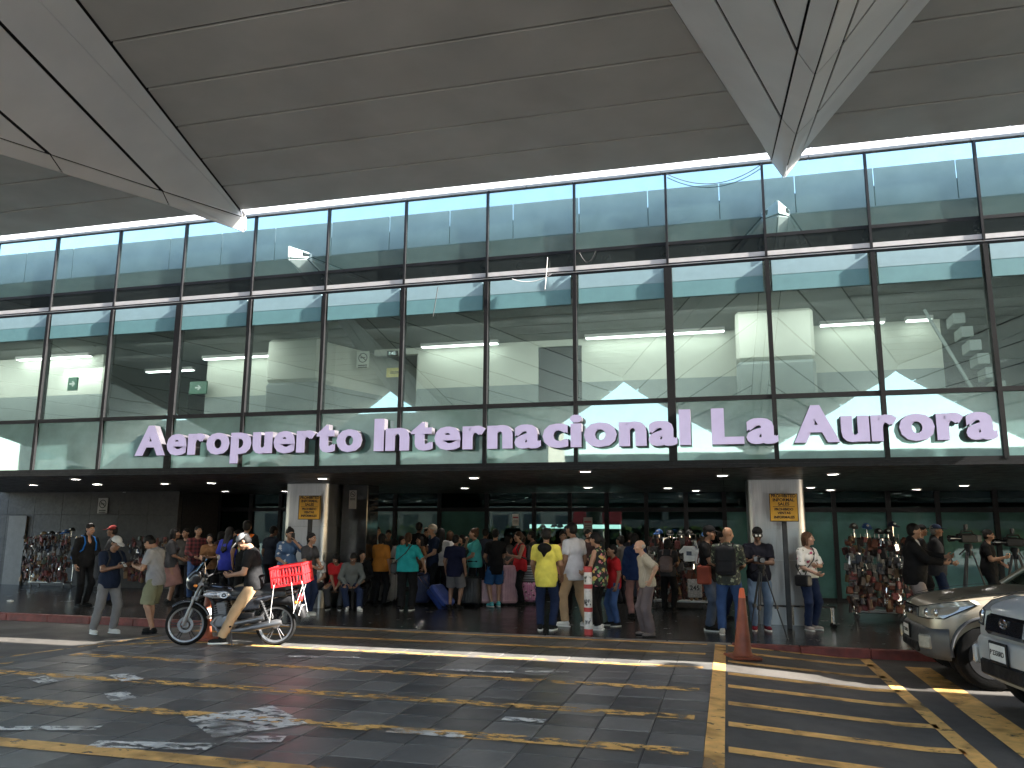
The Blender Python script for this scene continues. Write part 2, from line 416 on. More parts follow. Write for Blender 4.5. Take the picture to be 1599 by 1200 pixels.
def arm(xa):
    g = bpy.data.objects.new('arm', None); COL.objects.link(g); put(g, canopy)
    g.parent = canopy; g.matrix_parent_inverse = Matrix.Identity(4); g.location = (xa+3, -3, 0)
    # backing body
    mb = MB(); st = [10.3-.75*k for k in range(19)]; st[-1] = YR; v = []
    for y in st:
        z = ZC-dep(y); h = max(hw(y), WB+.01); d = .022
        v += [(-h+d, y, ZC+.03), (-WB+d*.6, y, z+d), (0, y, z-.1+d), (WB-d*.6, y, z+d), (h-d, y, ZC+.03)]
    f = []
    for i in range(len(st)-1):
        for k in range(4): f.append((i*5+k, i*5+k+1, i*5+6+k, i*5+5+k))
    n = (len(st)-1)*5; f += [(0, 4, 3, 2, 1), (n, n+1, n+2, n+3, n+4)]
    mb.add(v, f).build('arm_core', JOINT, g)
    for sg in (-1, 1):
        S0 = Vector((sg*hw(10.1), 10.1, ZC)); S1 = Vector((sg*hw(YR), YR, ZC)); e = (S1-S0)
        tB = [10.2, 8.42, 6.62, 4.8, 3.0, 1.2, -.6, -2.2, YR]
        B = [Vector((sg*WB, y, ZC-dep(y))) for y in tB]
        for k in range(len(tB)-1):
            p0 = S0 if k == 0 else B[k]; p1 = B[k+1]
            r0_ = (p0.y-YR)/-e.y; r1_ = (p1.y-YR)/-e.y
            q = [p0, p0+e*r0_, p1+e*r1_, p1] if r1_ > 1e-3 else [p0, p0+e*r0_, p1]
            if k == 0: q = [B[0], S0]+q[1:]
            # keep the free ends on the plane of the face
            nn = (B[0]-S0).cross(e).normalized()
            q = [p-nn*((p-S0).dot(nn))*0 for p in q]
            q = [Vector((p.x, p.y, p.z)) for p in q]
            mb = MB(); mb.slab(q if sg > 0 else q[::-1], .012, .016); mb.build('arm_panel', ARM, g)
            c0, c1 = B[k], B[k+1]
            kk = .35
            k0 = Vector((0, c0.y+(kk if k else .35), ZC-dep(c0.y+(kk if k else 0))-.1)); k1 = Vector((0, c1.y+kk, ZC-dep(c1.y+kk)-.1))
            if k == len(tB)-2: k1 = Vector((0, YR, ZC-dep(YR)-.1))
            q = [c0, c1, k1, k0]
            MB().slab(q if sg > 0 else q[::-1], .010, .006).build('keel_panel', ARM, g)
        MB().slab([(sg*.2, 10.1, ZC), (sg*.17, 10.2, ZC-.06), (0, 10.56, ZC-.14), (0, 10.56, ZC+.06), (sg*.2, 10.1, ZC+.06)][::sg], .01, .0).build('arm_tip', ARM, g)
    return g
a0 = arm(ARMX[0])
for x in ARMX[1:]:
    c = copy_tree(a0, canopy); c.location = (x+3, -3, 0)
for x in ARMX:
    z = ZC-dep(YR)
    MB().lathe([(.62, ZA-.1), (.62, .2), (.5, .35), (.46, z-.2), (.3, z-.05)], 20, (x, YR+.9, 0)).build('column', CONC, canopy, 40)

# ---- terminal building
tb = thing('terminal_building', 'airport terminal with teal glass facade and white lettering over a dark entrance', 'building', (-3, YF, 0), world=True)
GV = glass('vision_glass', (.84, .925, .91), .17)
GTOP = glass('reflective_spandrel_glass', None, .40, opaque=(.060, .105, .10))
GDK = glass('dark_spandrel_glass', None, .07, opaque=(.016, .020, .020))
GSP = glass('teal_spandrel_glass', None, .26, .015, opaque=(.19, .33, .31))
FRM = M('dark_bronze_frame', (.008, .008, .009), .55, .0, spec=.25)
FRL = M('grey_aluminium_ledge', (.56, .54, .53), .45, .2, var=.08)
mull = [-.68+1.3637*k for k in range(-15, 17)]
H5, H4, H3, H2, H1 = 2.66, 3.535, 5.50, 5.84, 6.935
for z0, z1, g in ((H5+.03, H4-.03, GSP), (H4+.03, H3-.035, GV), (H3+.035, H2-.025, GDK), (H2+.025, H1-.02, GTOP)):
    w_ = 1.3637/2-.018; me = None
    for k in range(len(mull)-1):
        xm = (mull[k]+mull[k+1])/2
        if me is None:
            o = MB().box(-w_, -.006, z0, w_, .006, z1).build('glass_pane', g, tb); me = o.data
        else:
            o = bpy.data.objects.new('glass_pane', me); COL.objects.link(o); put(o, tb)
        rr = random.Random(k*13+int(z0*7))
        o.location = (xm, YF+.02, 0); o.rotation_euler = (0, 0, rr.uniform(-.0035, .0035))
for k, x in enumerate(mull):
    wd = .055 if (k % 6 == 3) else .028
    MB().box(x-wd, YF-.035, H5, x+wd, YF+.10, H3-.036).build('mullion', FRM, tb)
    MB().box(x-.016, YF-.02, H3+.02, x+.016, YF+.10, H1).build('mullion', FRM, tb)
XA, XB = mull[0]-.1, mull[-1]+.1
for z, h in ((H5, .028), (H4, .03), (H2, .024)): MB().box(XA, (YF-.03 if z < 5 else YF+.010), z-h, XB, YF+.098, z+h).build('transom', FRM, tb)
MB().box(XA, YF+.008, H3-.034, XB, YF+.096, H3+.006).build('transom', FRM, tb)
led = MB(); led.add([(XA, YF+.004, H3+.008), (XB, YF+.004, H3+.008), (XB, YF+.004, H3+.022), (XA, YF+.004, H3+.022), (XA, YF+.06, H3+.008), (XB, YF+.06, H3+.008), (XB, YF+.06, H3+.036), (XA, YF+.06, H3+.036)], [(0, 1, 2, 3), (3, 2, 6, 7), (0, 4, 5, 1), (4, 7, 6, 5), (0, 3, 7, 4), (1, 5, 6, 2)])
led.build('ledge', FRL, tb)
for k in range(len(mull)-1): MB().box(mull[k]+.018, YF-.003, H3+.04, mull[k+1]-.018, YF+.010, H3+.105).build('ledge_lit_strip', FRL, tb)  # pale strip added to stand for the sunlit glow above the ledge
cop = MB(); pf = [(YF-.03, H1-.012), (YF-.05, H1+.02), (YF+.12, H1+.20), (YF+.55, H1+.24), (YF+.55, H1-.012)]
n = len(pf); xs = [XA+2.05*k for k in range(int((XB-XA)/2.05)+1)]+[XB]
for xa, xb in zip(xs, xs[1:]):
    MB().add([(xa+.004, y, z) for y, z in pf]+[(xb-.004, y, z) for y, z in pf], [tuple(range(n)), tuple(range(n, 2*n))[::-1]]+[(k, n+k, n+(k+1) % n, (k+1) % n) for k in range(n)]).build('coping', WHITE, tb)
MB().box(XA, YF+.12, H3+.0, XB, YF+.3, H1-.02).build('spandrel_wall', JOINT, tb)
MB().box(XA, YF+.56, H1-.2, XB, 30, H1+.1).build('roof', CONC, tb)
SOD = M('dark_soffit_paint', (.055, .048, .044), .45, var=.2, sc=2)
MB().box(XA, YF+.02, 2.775, XB, 30, 2.95).build('floor_slab', JOINT, tb)
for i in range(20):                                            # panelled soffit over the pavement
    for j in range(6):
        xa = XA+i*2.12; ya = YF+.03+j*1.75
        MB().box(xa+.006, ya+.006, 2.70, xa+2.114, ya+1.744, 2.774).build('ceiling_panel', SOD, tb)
MB().box(XA, YF-.04, 2.58, XB, YF+.03, H5-.03).build('drip_edge', FRM, tb)

# interior of the upper floor
CREAM = M('cream_wall_paint', (.62, .615, .54), .7, var=.05, sc=1.5); DADO = M('grey_dado_paint', (.27, .30, .29), .6, var=.06)
CEIL = M('ceiling_grey', (.15, .155, .15), .8, var=.1); FILM_SHADE = M('shaded_teal_film', (.12, .26, .28), .6, var=.06)
DOORD = M('dark_grey_door', (.035, .036, .04), .5); FILM_SUN = M('sunlit_teal_film', (.25, .38, .42), .6, var=.05)
MB().box(XA, YF+.45, 5.13, XB, 26, 5.25).build('upper_ceiling', CEIL, tb)
for k in range(len(mull)-1): MB().box(mull[k]+.06, YF-.004, 5.02, mull[k+1]-.06, YF+.008, 5.25).build('glass_film', FILM_SHADE, tb)  # lower film in a deeper teal that stands for the shaded part
for k in range(len(mull)-1): MB().box(mull[k]+.06, YF-.005, 5.252, mull[k+1]-.06, YF+.008, 5.462).build('glass_film', FILM_SUN, tb)  # upper film in a paler tone, sunlight painted into its colour
def wall(x0, x1, y, top=5.12, z0=2.96, dado=4.32, th=.14):
    MB().box(x0, y, dado, x1, y+th, top).build('inner_wall', CREAM, tb)
    MB().box(x0, y-.004, z0, x1, y+th+.004, dado-.002).build('wall_dado', DADO, tb)
YI = 13.8
wall(-10.15, -8.45, YI); wall(-5.55, -3.2, YI); wall(-2.4, 3.45, YI); wall(5.6, 22, YI)
wall(-30, -11.9, 12.9)
for x0, x1 in ((-6.45, -5.55), (-3.2, -2.4)): MB().box(x0, YI, 5.0, x1, YI+.14, 5.12).build('inner_wall', CREAM, tb)
MB().box(-3.2, YI+.05, 2.96, -2.4, YI+.1, 5.0).build('inner_door', DOORD, tb)
def slant(x0, y0, x1, y1, top=5.12):
    d = Vector((x1-x0, y1-y0, 0)); n_ = Vector((-d.y, d.x, 0)).normalized()*.1
    for nm, m_, za, zb, o_ in (('inner_wall', CREAM, 4.32, top, 0), ('wall_dado', DADO, 2.96, 4.318, .004)):
        q = [(x0-n_.x*o_, y0-n_.y*o_, za), (x1-n_.x*o_, y1-n_.y*o_, za), (x1+n_.x*(1+o_), y1+n_.y*(1+o_), za), (x0+n_.x*(1+o_), y0+n_.y*(1+o_), za)]
        MB().add(q+[(p[0], p[1], zb) for p in q], [(3, 2, 1, 0), (4, 5, 6, 7), (0, 1, 5, 4), (1, 2, 6, 5), (2, 3, 7, 6), (3, 0, 4, 7)]).build(nm, m_, tb)
slant(-7.05, 12.9, -6.45, 14.6); slant(-6.45, 14.6, -6.2, 17); slant(-5.55, 14.0, -5.4, 17)
MB().box(-13, 17, 2.96, -5, 17.1, 5.12).build('inner_wall', DOORD, tb)
MB().box(3.3, 17.5, 2.96, 6, 17.6, 5.12).build('inner_wall', DOORD, tb)
for x0, x1 in ((.25, 1.4), (-8.0, -6.95), (-16.5, -15.2)):                 # box columns inside
    MB().rbox(((x0+x1)/2, 12.95, 4.72), ((x1-x0)/2, .4, .40), .05).build('box_column', CREAM, tb)
    MB().rbox(((x0+x1)/2, 12.95, 3.64), ((x1-x0)/2+.003, .403, .676), .05).build('column_dado', DADO, tb)
for k in range(9):                                            # stair seen through the right panes
    MB().rbox((3.55+.1*k, 13.3+.03*k, 4.95-.21*k), (.085, .2, .085), .01).build('stair_tread', DADO, tb)
MB().cbox((3.45, 12.9, 4.1), (.02, .02, 1.05), Matrix.Rotation(R(-24), 3, 'Y')).build('stair_rail', DADO, tb)
TUBE = emit('lit_tube', (.95, 1, .93), 1.6)
STRIPS = ((-10.1, -8.5, 13.6), (-5.4, -3.9, 13.6), (-2.3, .1, 13.6), (1.6, 2.6, 13.6), (-13.9, -12.1, 12.78), (-12.2, -11.0, 14.5), (-18, -15, 12.78), (5, 8, 13.6), (2.9, 3.3, 13.6))
for x0, x1, y in STRIPS:
    o = thing('strip_light', 'lit fluorescent strip along a wall top behind the upper glass, '+ORD[sorted(STRIPS).index((x0, x1, y))]+' from the left', 'light', ((x0+x1)/2, y, 5.1), group='fluorescent strips behind the upper glass')
    h = (x1-x0)/2
    MB().box(-h, -.07, -.03, h, .07, .028).build('housing', WHITE, o); MB().box(-h+.02, -.05, -.045, h-.02, .05, -.031).build('tube', TUBE, o)
    ld = bpy.data.lights.new('strip', 'AREA'); ld.shape = 'RECTANGLE'; ld.size = 2*h+1.2; ld.size_y = 1.1; ld.energy = 7.5*h; ld.color = (1, 1, .95)
    l_ = bpy.data.objects.new('strip_fill_light', ld); COL.objects.link(l_); l_.parent = o; l_.location = (0, -1.45 if y > 13 else -.7, -.12); l_.rotation_euler = (R(42), 0, 0)  # fill light added ahead of the visible tube to brighten wall and columns

# ground floor: stone wall, storefront and columns under the overhang
STONE = M('dark_grey_stone', (.034, .030, .027), .6, var=.22, sc=5, bump=.15)
STONE2 = M('pale_stone_strip', (.11, .105, .10), .5, var=.12); MARB = M('black_marble', (.03, .03, .032), .12, var=.4, sc=4)
YB = 21.5
for i in range(11):
    for j in range(4):
        xa = -26+i*1.0; MB().rbox((xa+.5, YB-1.85, .34+j*.68), (.4985, .08, .3385), .003).build('stone_panel', STONE, tb)
MB().box(-26, YB-1.76, 0, -15.0, YB, 2.69).build('stone_wall', JOINT, tb)
MB().box(-20.85, YB-1.99, 0, -20.2, YB-1.94, 2.0).build('pilaster', STONE2, tb)
GDOOR = glass('dark_door_glass', (.34, .50, .48), .055); GFROST = glass('teal_filmed_glass', None, .045, .02, opaque=(.055, .125, .115))
dm = [-15.0, -13.9, -12.9, -11.7, -10.45, -9.2, -7.85, -6.45, -5.1, -4.1, -3.1, -2.05, -1.02, -.05, 1.3, 2.6, 3.85, 4.95, 6.2, 7.5, 8.8, 10.1, 11.4]
for x in dm: MB().box(x-.055, YB-.06, 0, x+.055, YB+.06, 2.69).build('door_frame', FRM, tb)
for xa, xb in zip(dm, dm[1:]):
    MB().box(xa+.056, YB-.05, 2.18, xb-.056, YB+.05, 2.29).build('door_header', FRM, tb)
    MB().box(xa+.056, YB-.05, .0, xb-.056, YB+.05, .09).build('door_sill', FRM, tb)
    MB().box(xa+.056, YB-.006, .092, xb-.056, YB+.006, 2.178).build('door_pane', GDOOR if -6.5 < xa < -4.5 or -4.2 < xa < -.5 or xa < -11.9 else GFROST, tb)
    MB().box(xa+.056, YB-.006, 2.292, xb-.056, YB+.006, 2.69).build('fanlight_pane', GDOOR, tb)
HALL = M('hall_wall', (.10, .15, .145), .6, var=.1)
MB().box(-27, 29, 0, 20, 29.2, 2.775).build('hall_wall', HALL, tb); MB().box(-27, 24.4, -.2, 20, 29, ZT-.01).build('hall_floor', FLOOR, tb)
for x in (-15.2, 11.5): MB().box(x, YB+.1, 0, x+.2, 29, 2.775).build('hall_wall', HALL, tb)
MB().box(-6.3, 25.9, 1.72, -3.3, 26.0, 1.85).build('counter_light', emit('counter_glow', (1, .98, .92), .5), tb)
STEEL, t_, N_, L_ = nodes('brushed_steel'); co_ = coords(t_)
mp_ = N_('ShaderNodeMapping'); mp_.inputs['Scale'].default_value = (60, 60, .6); mp2_ = N_('ShaderNodeMapping'); mp2_.inputs['Scale'].default_value = (2.6, 2.6, .35); L_(co_, mp2_.inputs[0]); L_(co_, mp_.inputs[0])
nz_ = noise(t_, mp_.outputs[0], 3, 4)
finish(t_, ramp(t_, nz_, [(.3, (.28, .275, .27)), (.7, (.37, .365, .36))]), ramp(t_, noise(t_, co_, 1.2, 2), [(.3, (.30,)*3), (.7, (.38,)*3)]), .95, noise(t_, mp2_.outputs[0], 1.1, 2), .7, bd=.05)
def steel_column(xc):
    for j, (z0, z1) in enumerate(((.0, 1.18), (1.184, 1.75), (1.754, 2.695))):
        pr = []; a_, b_, r_ = .53, .45, .16
        for cx, cy, a0_ in ((a_-r_, b_-r_, 0), (-a_+r_, b_-r_, 90), (-a_+r_, -b_+r_, 180), (a_-r_, -b_+r_, 270)):
            for k in range(6): pr.append((xc+cx+r_*math.cos(R(a0_+18*k)), 16.6+cy+r_*math.sin(R(a0_+18*k))))
        mb = MB().prism(pr, z0, z1); mb.build('steel_cladding', STEEL, tb, 30)
steel_column(.92); steel_column(-9.1); steel_column(10.9); steel_column(-19.5)
MB().rbox((-8.2, 17.1, 1.345), (.32, .3, 1.345), .01).build('marble_pier', MARB, tb)

# small lamps under the overhang
LAMP = emit('downlight_glow', (1, .96, .88), 12); TRIM = M('downlight_trim', (.5, .5, .5), .4)
DL = [(118, 748, 1), (152, 756, 3), (198, 769, 1), (258, 755, .6), (330, 754, .8), (445, 767, .8), (504, 747, 1), (740, 746, 1.2), (726, 762, 1.3), (914, 736, 1.2), (918, 761, 1.2), (1043, 762, .9), (1087, 766, .9), (1128, 742, 1.6), (1266, 761, .9), (1301, 740, 1.2), (1297, 765, 1), (1431, 764, 1), (1505, 758, 1.2), (52, 757, .5), (352, 767, .4)]
lensme = None
DL = sorted(d for d in DL if at(d[0], d[1], Z=2.69).y < 21.2)
for n_, (x, y, e) in enumerate(DL):
    p = at(x, y, Z=2.69)
    o = thing('downlight', 'small round downlight in the dark soffit under the overhang, '+ORD[n_]+' from the left', 'light', (p.x, p.y, 2.69), group='downlights under the overhang')
    MB().lathe([(.115, .006), (.115, -.012), (.09, -.016), (.085, .004)], 16).build('trim', TRIM, o, 30)
    MB().lathe([(.001, -.006), (.083, -.004), (.083, .002)], 16).build('lens', LAMP if e < 2 else emit('bright_downlight_glow', (1, .94, .82), 50), o)
    ld = bpy.data.lights.new('downlight', 'SPOT'); ld.energy = 3*e; ld.spot_size = R(125); ld.spot_blend = .6; ld.shadow_soft_size = .08; ld.color = (1, .93, .84)
    l_ = bpy.data.objects.new('downlight_lamp', ld); COL.objects.link(l_); l_.parent = o; l_.location = (0, 0, -.03)

# sign lettering
LET = M('lavender_white_letter', (.43, .39, .61), .5, var=.04); LETS = M('dark_letter_return', (.06, .055, .065), .6)
sg_ = thing('building_sign', 'raised pale lettering reading Aeropuerto Internacional La Aurora along the glass', 'sign', (-3, YF-.04, 2.9), world=True)
CAPH = .48
def letters(word, x0, x1):
    size = CAPH/.73; bold = .021
    mes = [text_mesh(ch, size, .13, bold, 'LEFT') for ch in word]; wid = []; base = []
    for me in mes:
        c = np.empty(len(me.vertices)*3); me.vertices.foreach_get('co', c); c = c.reshape(-1, 3); wid.append((c[:, 0].min(), c[:, 0].max()))
    gap = .030; tot = sum(b-a for a, b in wid)+(gap+.02)*(len(word)-1); k = (x1-x0)/tot; x = x0
    for me, (a, b), ch in zip(mes, wid, word):
        me.transform(Matrix.Translation((x, YF-.10, 2.905)) @ Matrix.Diagonal((k, 1, 1, 1)) @ Matrix.Translation((-a, 0, 0)) @ UPR)
        bmd = bmesh.new(); bmd.from_mesh(me); g_ = bmesh.ops.duplicate(bmd, geom=bmd.verts[:]+bmd.edges[:]+bmd.faces[:])['geom']
        bmesh.ops.translate(bmd, vec=(.034, .0015, 0), verts=[q for q in g_ if isinstance(q, bmesh.types.BMVert)]); bmd.to_mesh(me); bmd.free()
        me.materials.clear(); me.materials.append(LET); me.materials.append(LETS)
        me.polygons.foreach_set('material_index', [0 if p.normal.y < -.8 else 1 for p in me.polygons])
        me.name = 'letter'; o = bpy.data.objects.new('letter', me); COL.objects.link(o); put(o, sg_); o['label'] = 'letter '+ch
        x += (b-a+gap+.02)*k
letters('Aeropuerto', -9.38, -5.34); letters('Internacional', -5.11, -.46); letters('La', -.15, .67); letters('Aurora', .9, 3.26)

# ---- what the glass mirrors: the far side of the road behind the viewpoint
LEAF = M('hedge_leaf', (.10, .14, .03), .7, var=.5, sc=14, bump=.6, bsc=30)
red = thing('roadside_board', 'red board on white posts mirrored in the entrance glass', 'sign', (-8.2, -9.5, ZA))
MB().box(-1.6, -.06, 2.1, 1.6, .06, 3.1).build('board', M('red_board', (.5, .05, .06), .5), red)
for x in (-1.5, 0, 1.5): MB().cyl((x, -.12, 0), (x, -.12, 3.2), .05).build('post', WHITE, red)
park = thing('parking_building', 'long low concrete parking building across the road', 'building', (-10, -44, ZA))
PB = M('parking_concrete', (.085, .082, .078), .7, var=.2)
for k in range(3): MB().box(-60, -8, 2.6*k+1.9, 60, 0, 2.6*k+2.7).build('deck', PB, park)
for k in range(16): MB().box(-59+k*7.8, -.6, 0, -58.4+k*7.8, -.05, 7.4).build('pillar', PB, park)
MB().box(-60, -8, 0, 60, -7.8, 7.4).build('back_wall', DOORD, park)
hg = MB(); rh = random.Random(3)
for k in range(900):
    x = rh.uniform(-30, 22); z = rh.uniform(0, 1.9); y = -17+rh.uniform(-.7, .7)
    c = Vector((x, y, z+ZA)); e1 = Vector((rh.uniform(-1, 1), rh.uniform(-1, 1), rh.uniform(-1, 1))).normalized()*.28; e2 = e1.orthogonal().normalized()*.22
    hg.add([c-e1, c+e2, c+e1, c-e2], [(0, 1, 2, 3)])
o = hg.build('hedge', LEAF); tag(o, 'yellow green clipped hedge on the far side of the road', 'hedge')

sky_block = thing('sky_blocker', 'beige unseen block added to hide sky from the left panes', 'building', (-34, -32, ZA))  # unseen building added to block bright sky in the left reflections
MB().box(-24, -6, 0, 22, 0, 10.2).build('wall', M('beige_render', (.24, .215, .18), .8), sky_block)
for i in range(14):
    for j in range(3): MB().box(-22+i*3.1, .01, 1.2+j*3.0, -20.4+i*3.1, .05, 3.0+j*3.0).build('window', DOORD, sky_block)
# ================================================================== people: distance-field bodies
class SDF:
    """a small signed-distance grid: blend rounded shapes, then take the surface"""
    def __init__(s, lo, hi, h):
        s.h = h; s.lo = np.array(lo, float); n = np.ceil((np.array(hi)-s.lo)/h).astype(int)+2; s.n = n
        s.ax = [s.lo[i]+h*np.arange(n[i]) for i in range(3)]; s.f = np.ones(n)
    def _sub(s, lo, hi):
        i0 = np.clip(np.floor((np.array(lo)-s.lo)/s.h).astype(int), 0, s.n); i1 = np.clip(np.ceil((np.array(hi)-s.lo)/s.h).astype(int)+1, 0, s.n)
        sl = tuple(slice(a, b) for a, b in zip(i0, i1))
        return sl, s.ax[0][sl[0]][:, None, None], s.ax[1][sl[1]][None, :, None], s.ax[2][sl[2]][None, None, :]
    def _mix(s, sl, d, k, sub=False):
        a = s.f[sl]
        if a.size == 0: return
        if sub:
            d = -d; h = np.clip(.5-.5*(a-d)/k, 0, 1); s.f[sl] = a*(1-h)+d*h+k*h*(1-h)
        else:
            h = np.clip(.5+.5*(a-d)/k, 0, 1); s.f[sl] = a*(1-h)+d*h-k*h*(1-h)
    def cone(s, a, b, ra, rb, k=.02, cut=None, cut0=None, sub=False):
        a = np.array(a, float); b = np.array(b, float); m = max(ra, rb)+k+2*s.h+.03
        sl, X, Y, Z = s._sub(np.minimum(a, b)-m, np.maximum(a, b)+m); e = b-a; L = e@e+1e-12
        px, py, pz = X-a[0], Y-a[1], Z-a[2]
        t = (px*e[0]+py*e[1]+pz*e[2])/L; tc = np.clip(t, 0, 1)
        d = np.sqrt((px-tc*e[0])**2+(py-tc*e[1])**2+(pz-tc*e[2])**2)-(ra+(rb-ra)*tc)
        if cut is not None: d = np.maximum(d, (t-cut)*math.sqrt(L))
        if cut0 is not None: d = np.maximum(d, (cut0-t)*math.sqrt(L))
        s._mix(sl, d, k, sub); return s
    def ell(s, c, r, A=None, k=.03, sub=False, cz=None):
        c = np.array(c, float); r = np.array(r, float); m = max(r)+k+2*s.h+.03
        sl, X, Y, Z = s._sub(c-m, c+m); p = [X-c[0], Y-c[1], Z-c[2]]
        if A is not None: p = [p[0]*A[0][i]+p[1]*A[1][i]+p[2]*A[2][i] for i in range(3)]
        k0 = np.sqrt(sum((p[i]/r[i])**2 for i in range(3)))+1e-9; k1 = np.sqrt(sum((p[i]/r[i]**2)**2 for i in range(3)))+1e-9
        d = k0*(k0-1)/k1
        if cz is not None: d = np.maximum(d, cz-p[2])
        s._mix(sl, d, k, sub); return s
    def box(s, c, hf, rr=.02, A=None, k=.01, sub=False):
        c = np.array(c, float); m = math.sqrt(sum(q*q for q in hf))+k+2*s.h
        sl, X, Y, Z = s._sub(c-m, c+m); p = [X-c[0], Y-c[1], Z-c[2]]
        if A is not None: p = [p[0]*A[0][i]+p[1]*A[1][i]+p[2]*A[2][i] for i in range(3)]
        q = [np.abs(p[i])-(hf[i]-rr) for i in range(3)]
        d = np.sqrt(sum(np.maximum(v, 0)**2 for v in q))+np.minimum(np.maximum(np.maximum(q[0], q[1]), q[2]), 0)-rr
        s._mix(sl, d, k, sub); return s
    def plane(s, p, n):
        X, Y, Z = s.ax[0][:, None, None], s.ax[1][None, :, None], s.ax[2][None, None, :]
        s.f = np.maximum(s.f, (X-p[0])*n[0]+(Y-p[1])*n[1]+(Z-p[2])*n[2]); return s
    def folds(s, amp, fr, ph):
        X, Y, Z = s.ax[0][:, None, None], s.ax[1][None, :, None], s.ax[2][None, None, :]
        s.f = s.f+amp*(np.sin(fr*(Z+.5*X+.3*np.sin(9*X+ph))+ph)*np.sin(fr*.6*(X-.4*Z)+2*ph)+.6*np.sin(fr*1.7*(Z-.6*Y)+ph*3)*np.sin(fr*1.1*Y+ph)); return s
    def mesh(s):
        f = s.f; n = f.shape; ins = f < 0
        c = [(i, j, k) for i in (0, 1) for j in (0, 1) for k in (0, 1)]
        view = lambda a, o: a[o[0]:n[0]-1+o[0], o[1]:n[1]-1+o[1], o[2]:n[2]-1+o[2]]
        cnt = sum(view(ins, o).astype(np.int8) for o in c); act = (cnt > 0) & (cnt < 8)
        I = np.argwhere(act)
        if len(I) == 0: return np.zeros((0, 3)), np.zeros((0, 4), int)
        idx = -np.ones(act.shape, int); idx[act] = np.arange(len(I))
        val = {o: f[I[:, 0]+o[0], I[:, 1]+o[1], I[:, 2]+o[2]] for o in c}
        P = np.zeros((len(I), 3)); W = np.zeros(len(I))
        for a in c:
            for ax in range(3):
                if a[ax]: continue
                b = list(a); b[ax] = 1; b = tuple(b); va, vb = val[a], val[b]; x = (va < 0) != (vb < 0)
                t = np.where(x, va/np.where(x, va-vb, 1), 0); q = np.repeat(np.array(a, float)[None], len(I), 0); q[:, ax] = t
                P += q*x[:, None]; W += x
        V = s.lo+s.h*(I+P/W[:, None]); F = []
        for ax in range(3):
            u, v = [(1, 2), (2, 0), (0, 1)][ax]
            a = [slice(None)]*3; b = [slice(None)]*3; a[ax] = slice(0, -1); b[ax] = slice(1, None)
            x = ins[tuple(a)] != ins[tuple(b)]; x[(slice(None),)*u+(0,)] = False; x[(slice(None),)*v+(0,)] = False
            for d in (u, v): x[(slice(None),)*d+(n[d]-1,)] = False
            E_ = np.argwhere(x)
            if len(E_) == 0: continue
            def cell(du, dv):
                q = E_.copy(); q[:, u] -= du; q[:, v] -= dv; return idx[q[:, 0], q[:, 1], q[:, 2]]
            Q = np.stack([cell(1, 1), cell(0, 1), cell(0, 0), cell(1, 0)], 1)
            fl = ~ins[tuple(a)][x]; Q[fl] = Q[fl][:, ::-1]; F.append(Q)
        F = np.concatenate(F); return V, F[(F >= 0).all(1)]
def npmesh(name, parts, mats, parent, smooth=True):
    """parts: list of (verts, quads, material index) joined as one mesh"""
    V = np.concatenate([p[0] for p in parts]); off = 0; F = []; MI = []
    for v, f, k in parts: F.append(f+off); off += len(v); MI.append(np.full(len(f), k))
    F = np.concatenate(F); MI = np.concatenate(MI); me = bpy.data.meshes.new(name)
    me.vertices.add(len(V)); me.vertices.foreach_set('co', V.astype(np.float32).ravel())
    me.loops.add(F.size); me.loops.foreach_set('vertex_index', F.astype(np.int32).ravel())
    me.polygons.add(len(F)); me.polygons.foreach_set('loop_start', (np.arange(len(F))*4).astype(np.int32)); me.polygons.foreach_set('loop_total', np.full(len(F), 4, np.int32))
    for m in mats: me.materials.append(m)
    me.polygons.foreach_set('material_index', MI.astype(np.int32))
    if smooth: me.polygons.foreach_set('use_smooth', [True]*len(F))
    me.update(calc_edges=True)
    o = bpy.data.objects.new(name, me); COL.objects.link(o)
    if parent is not None: o.parent = parent
    return o

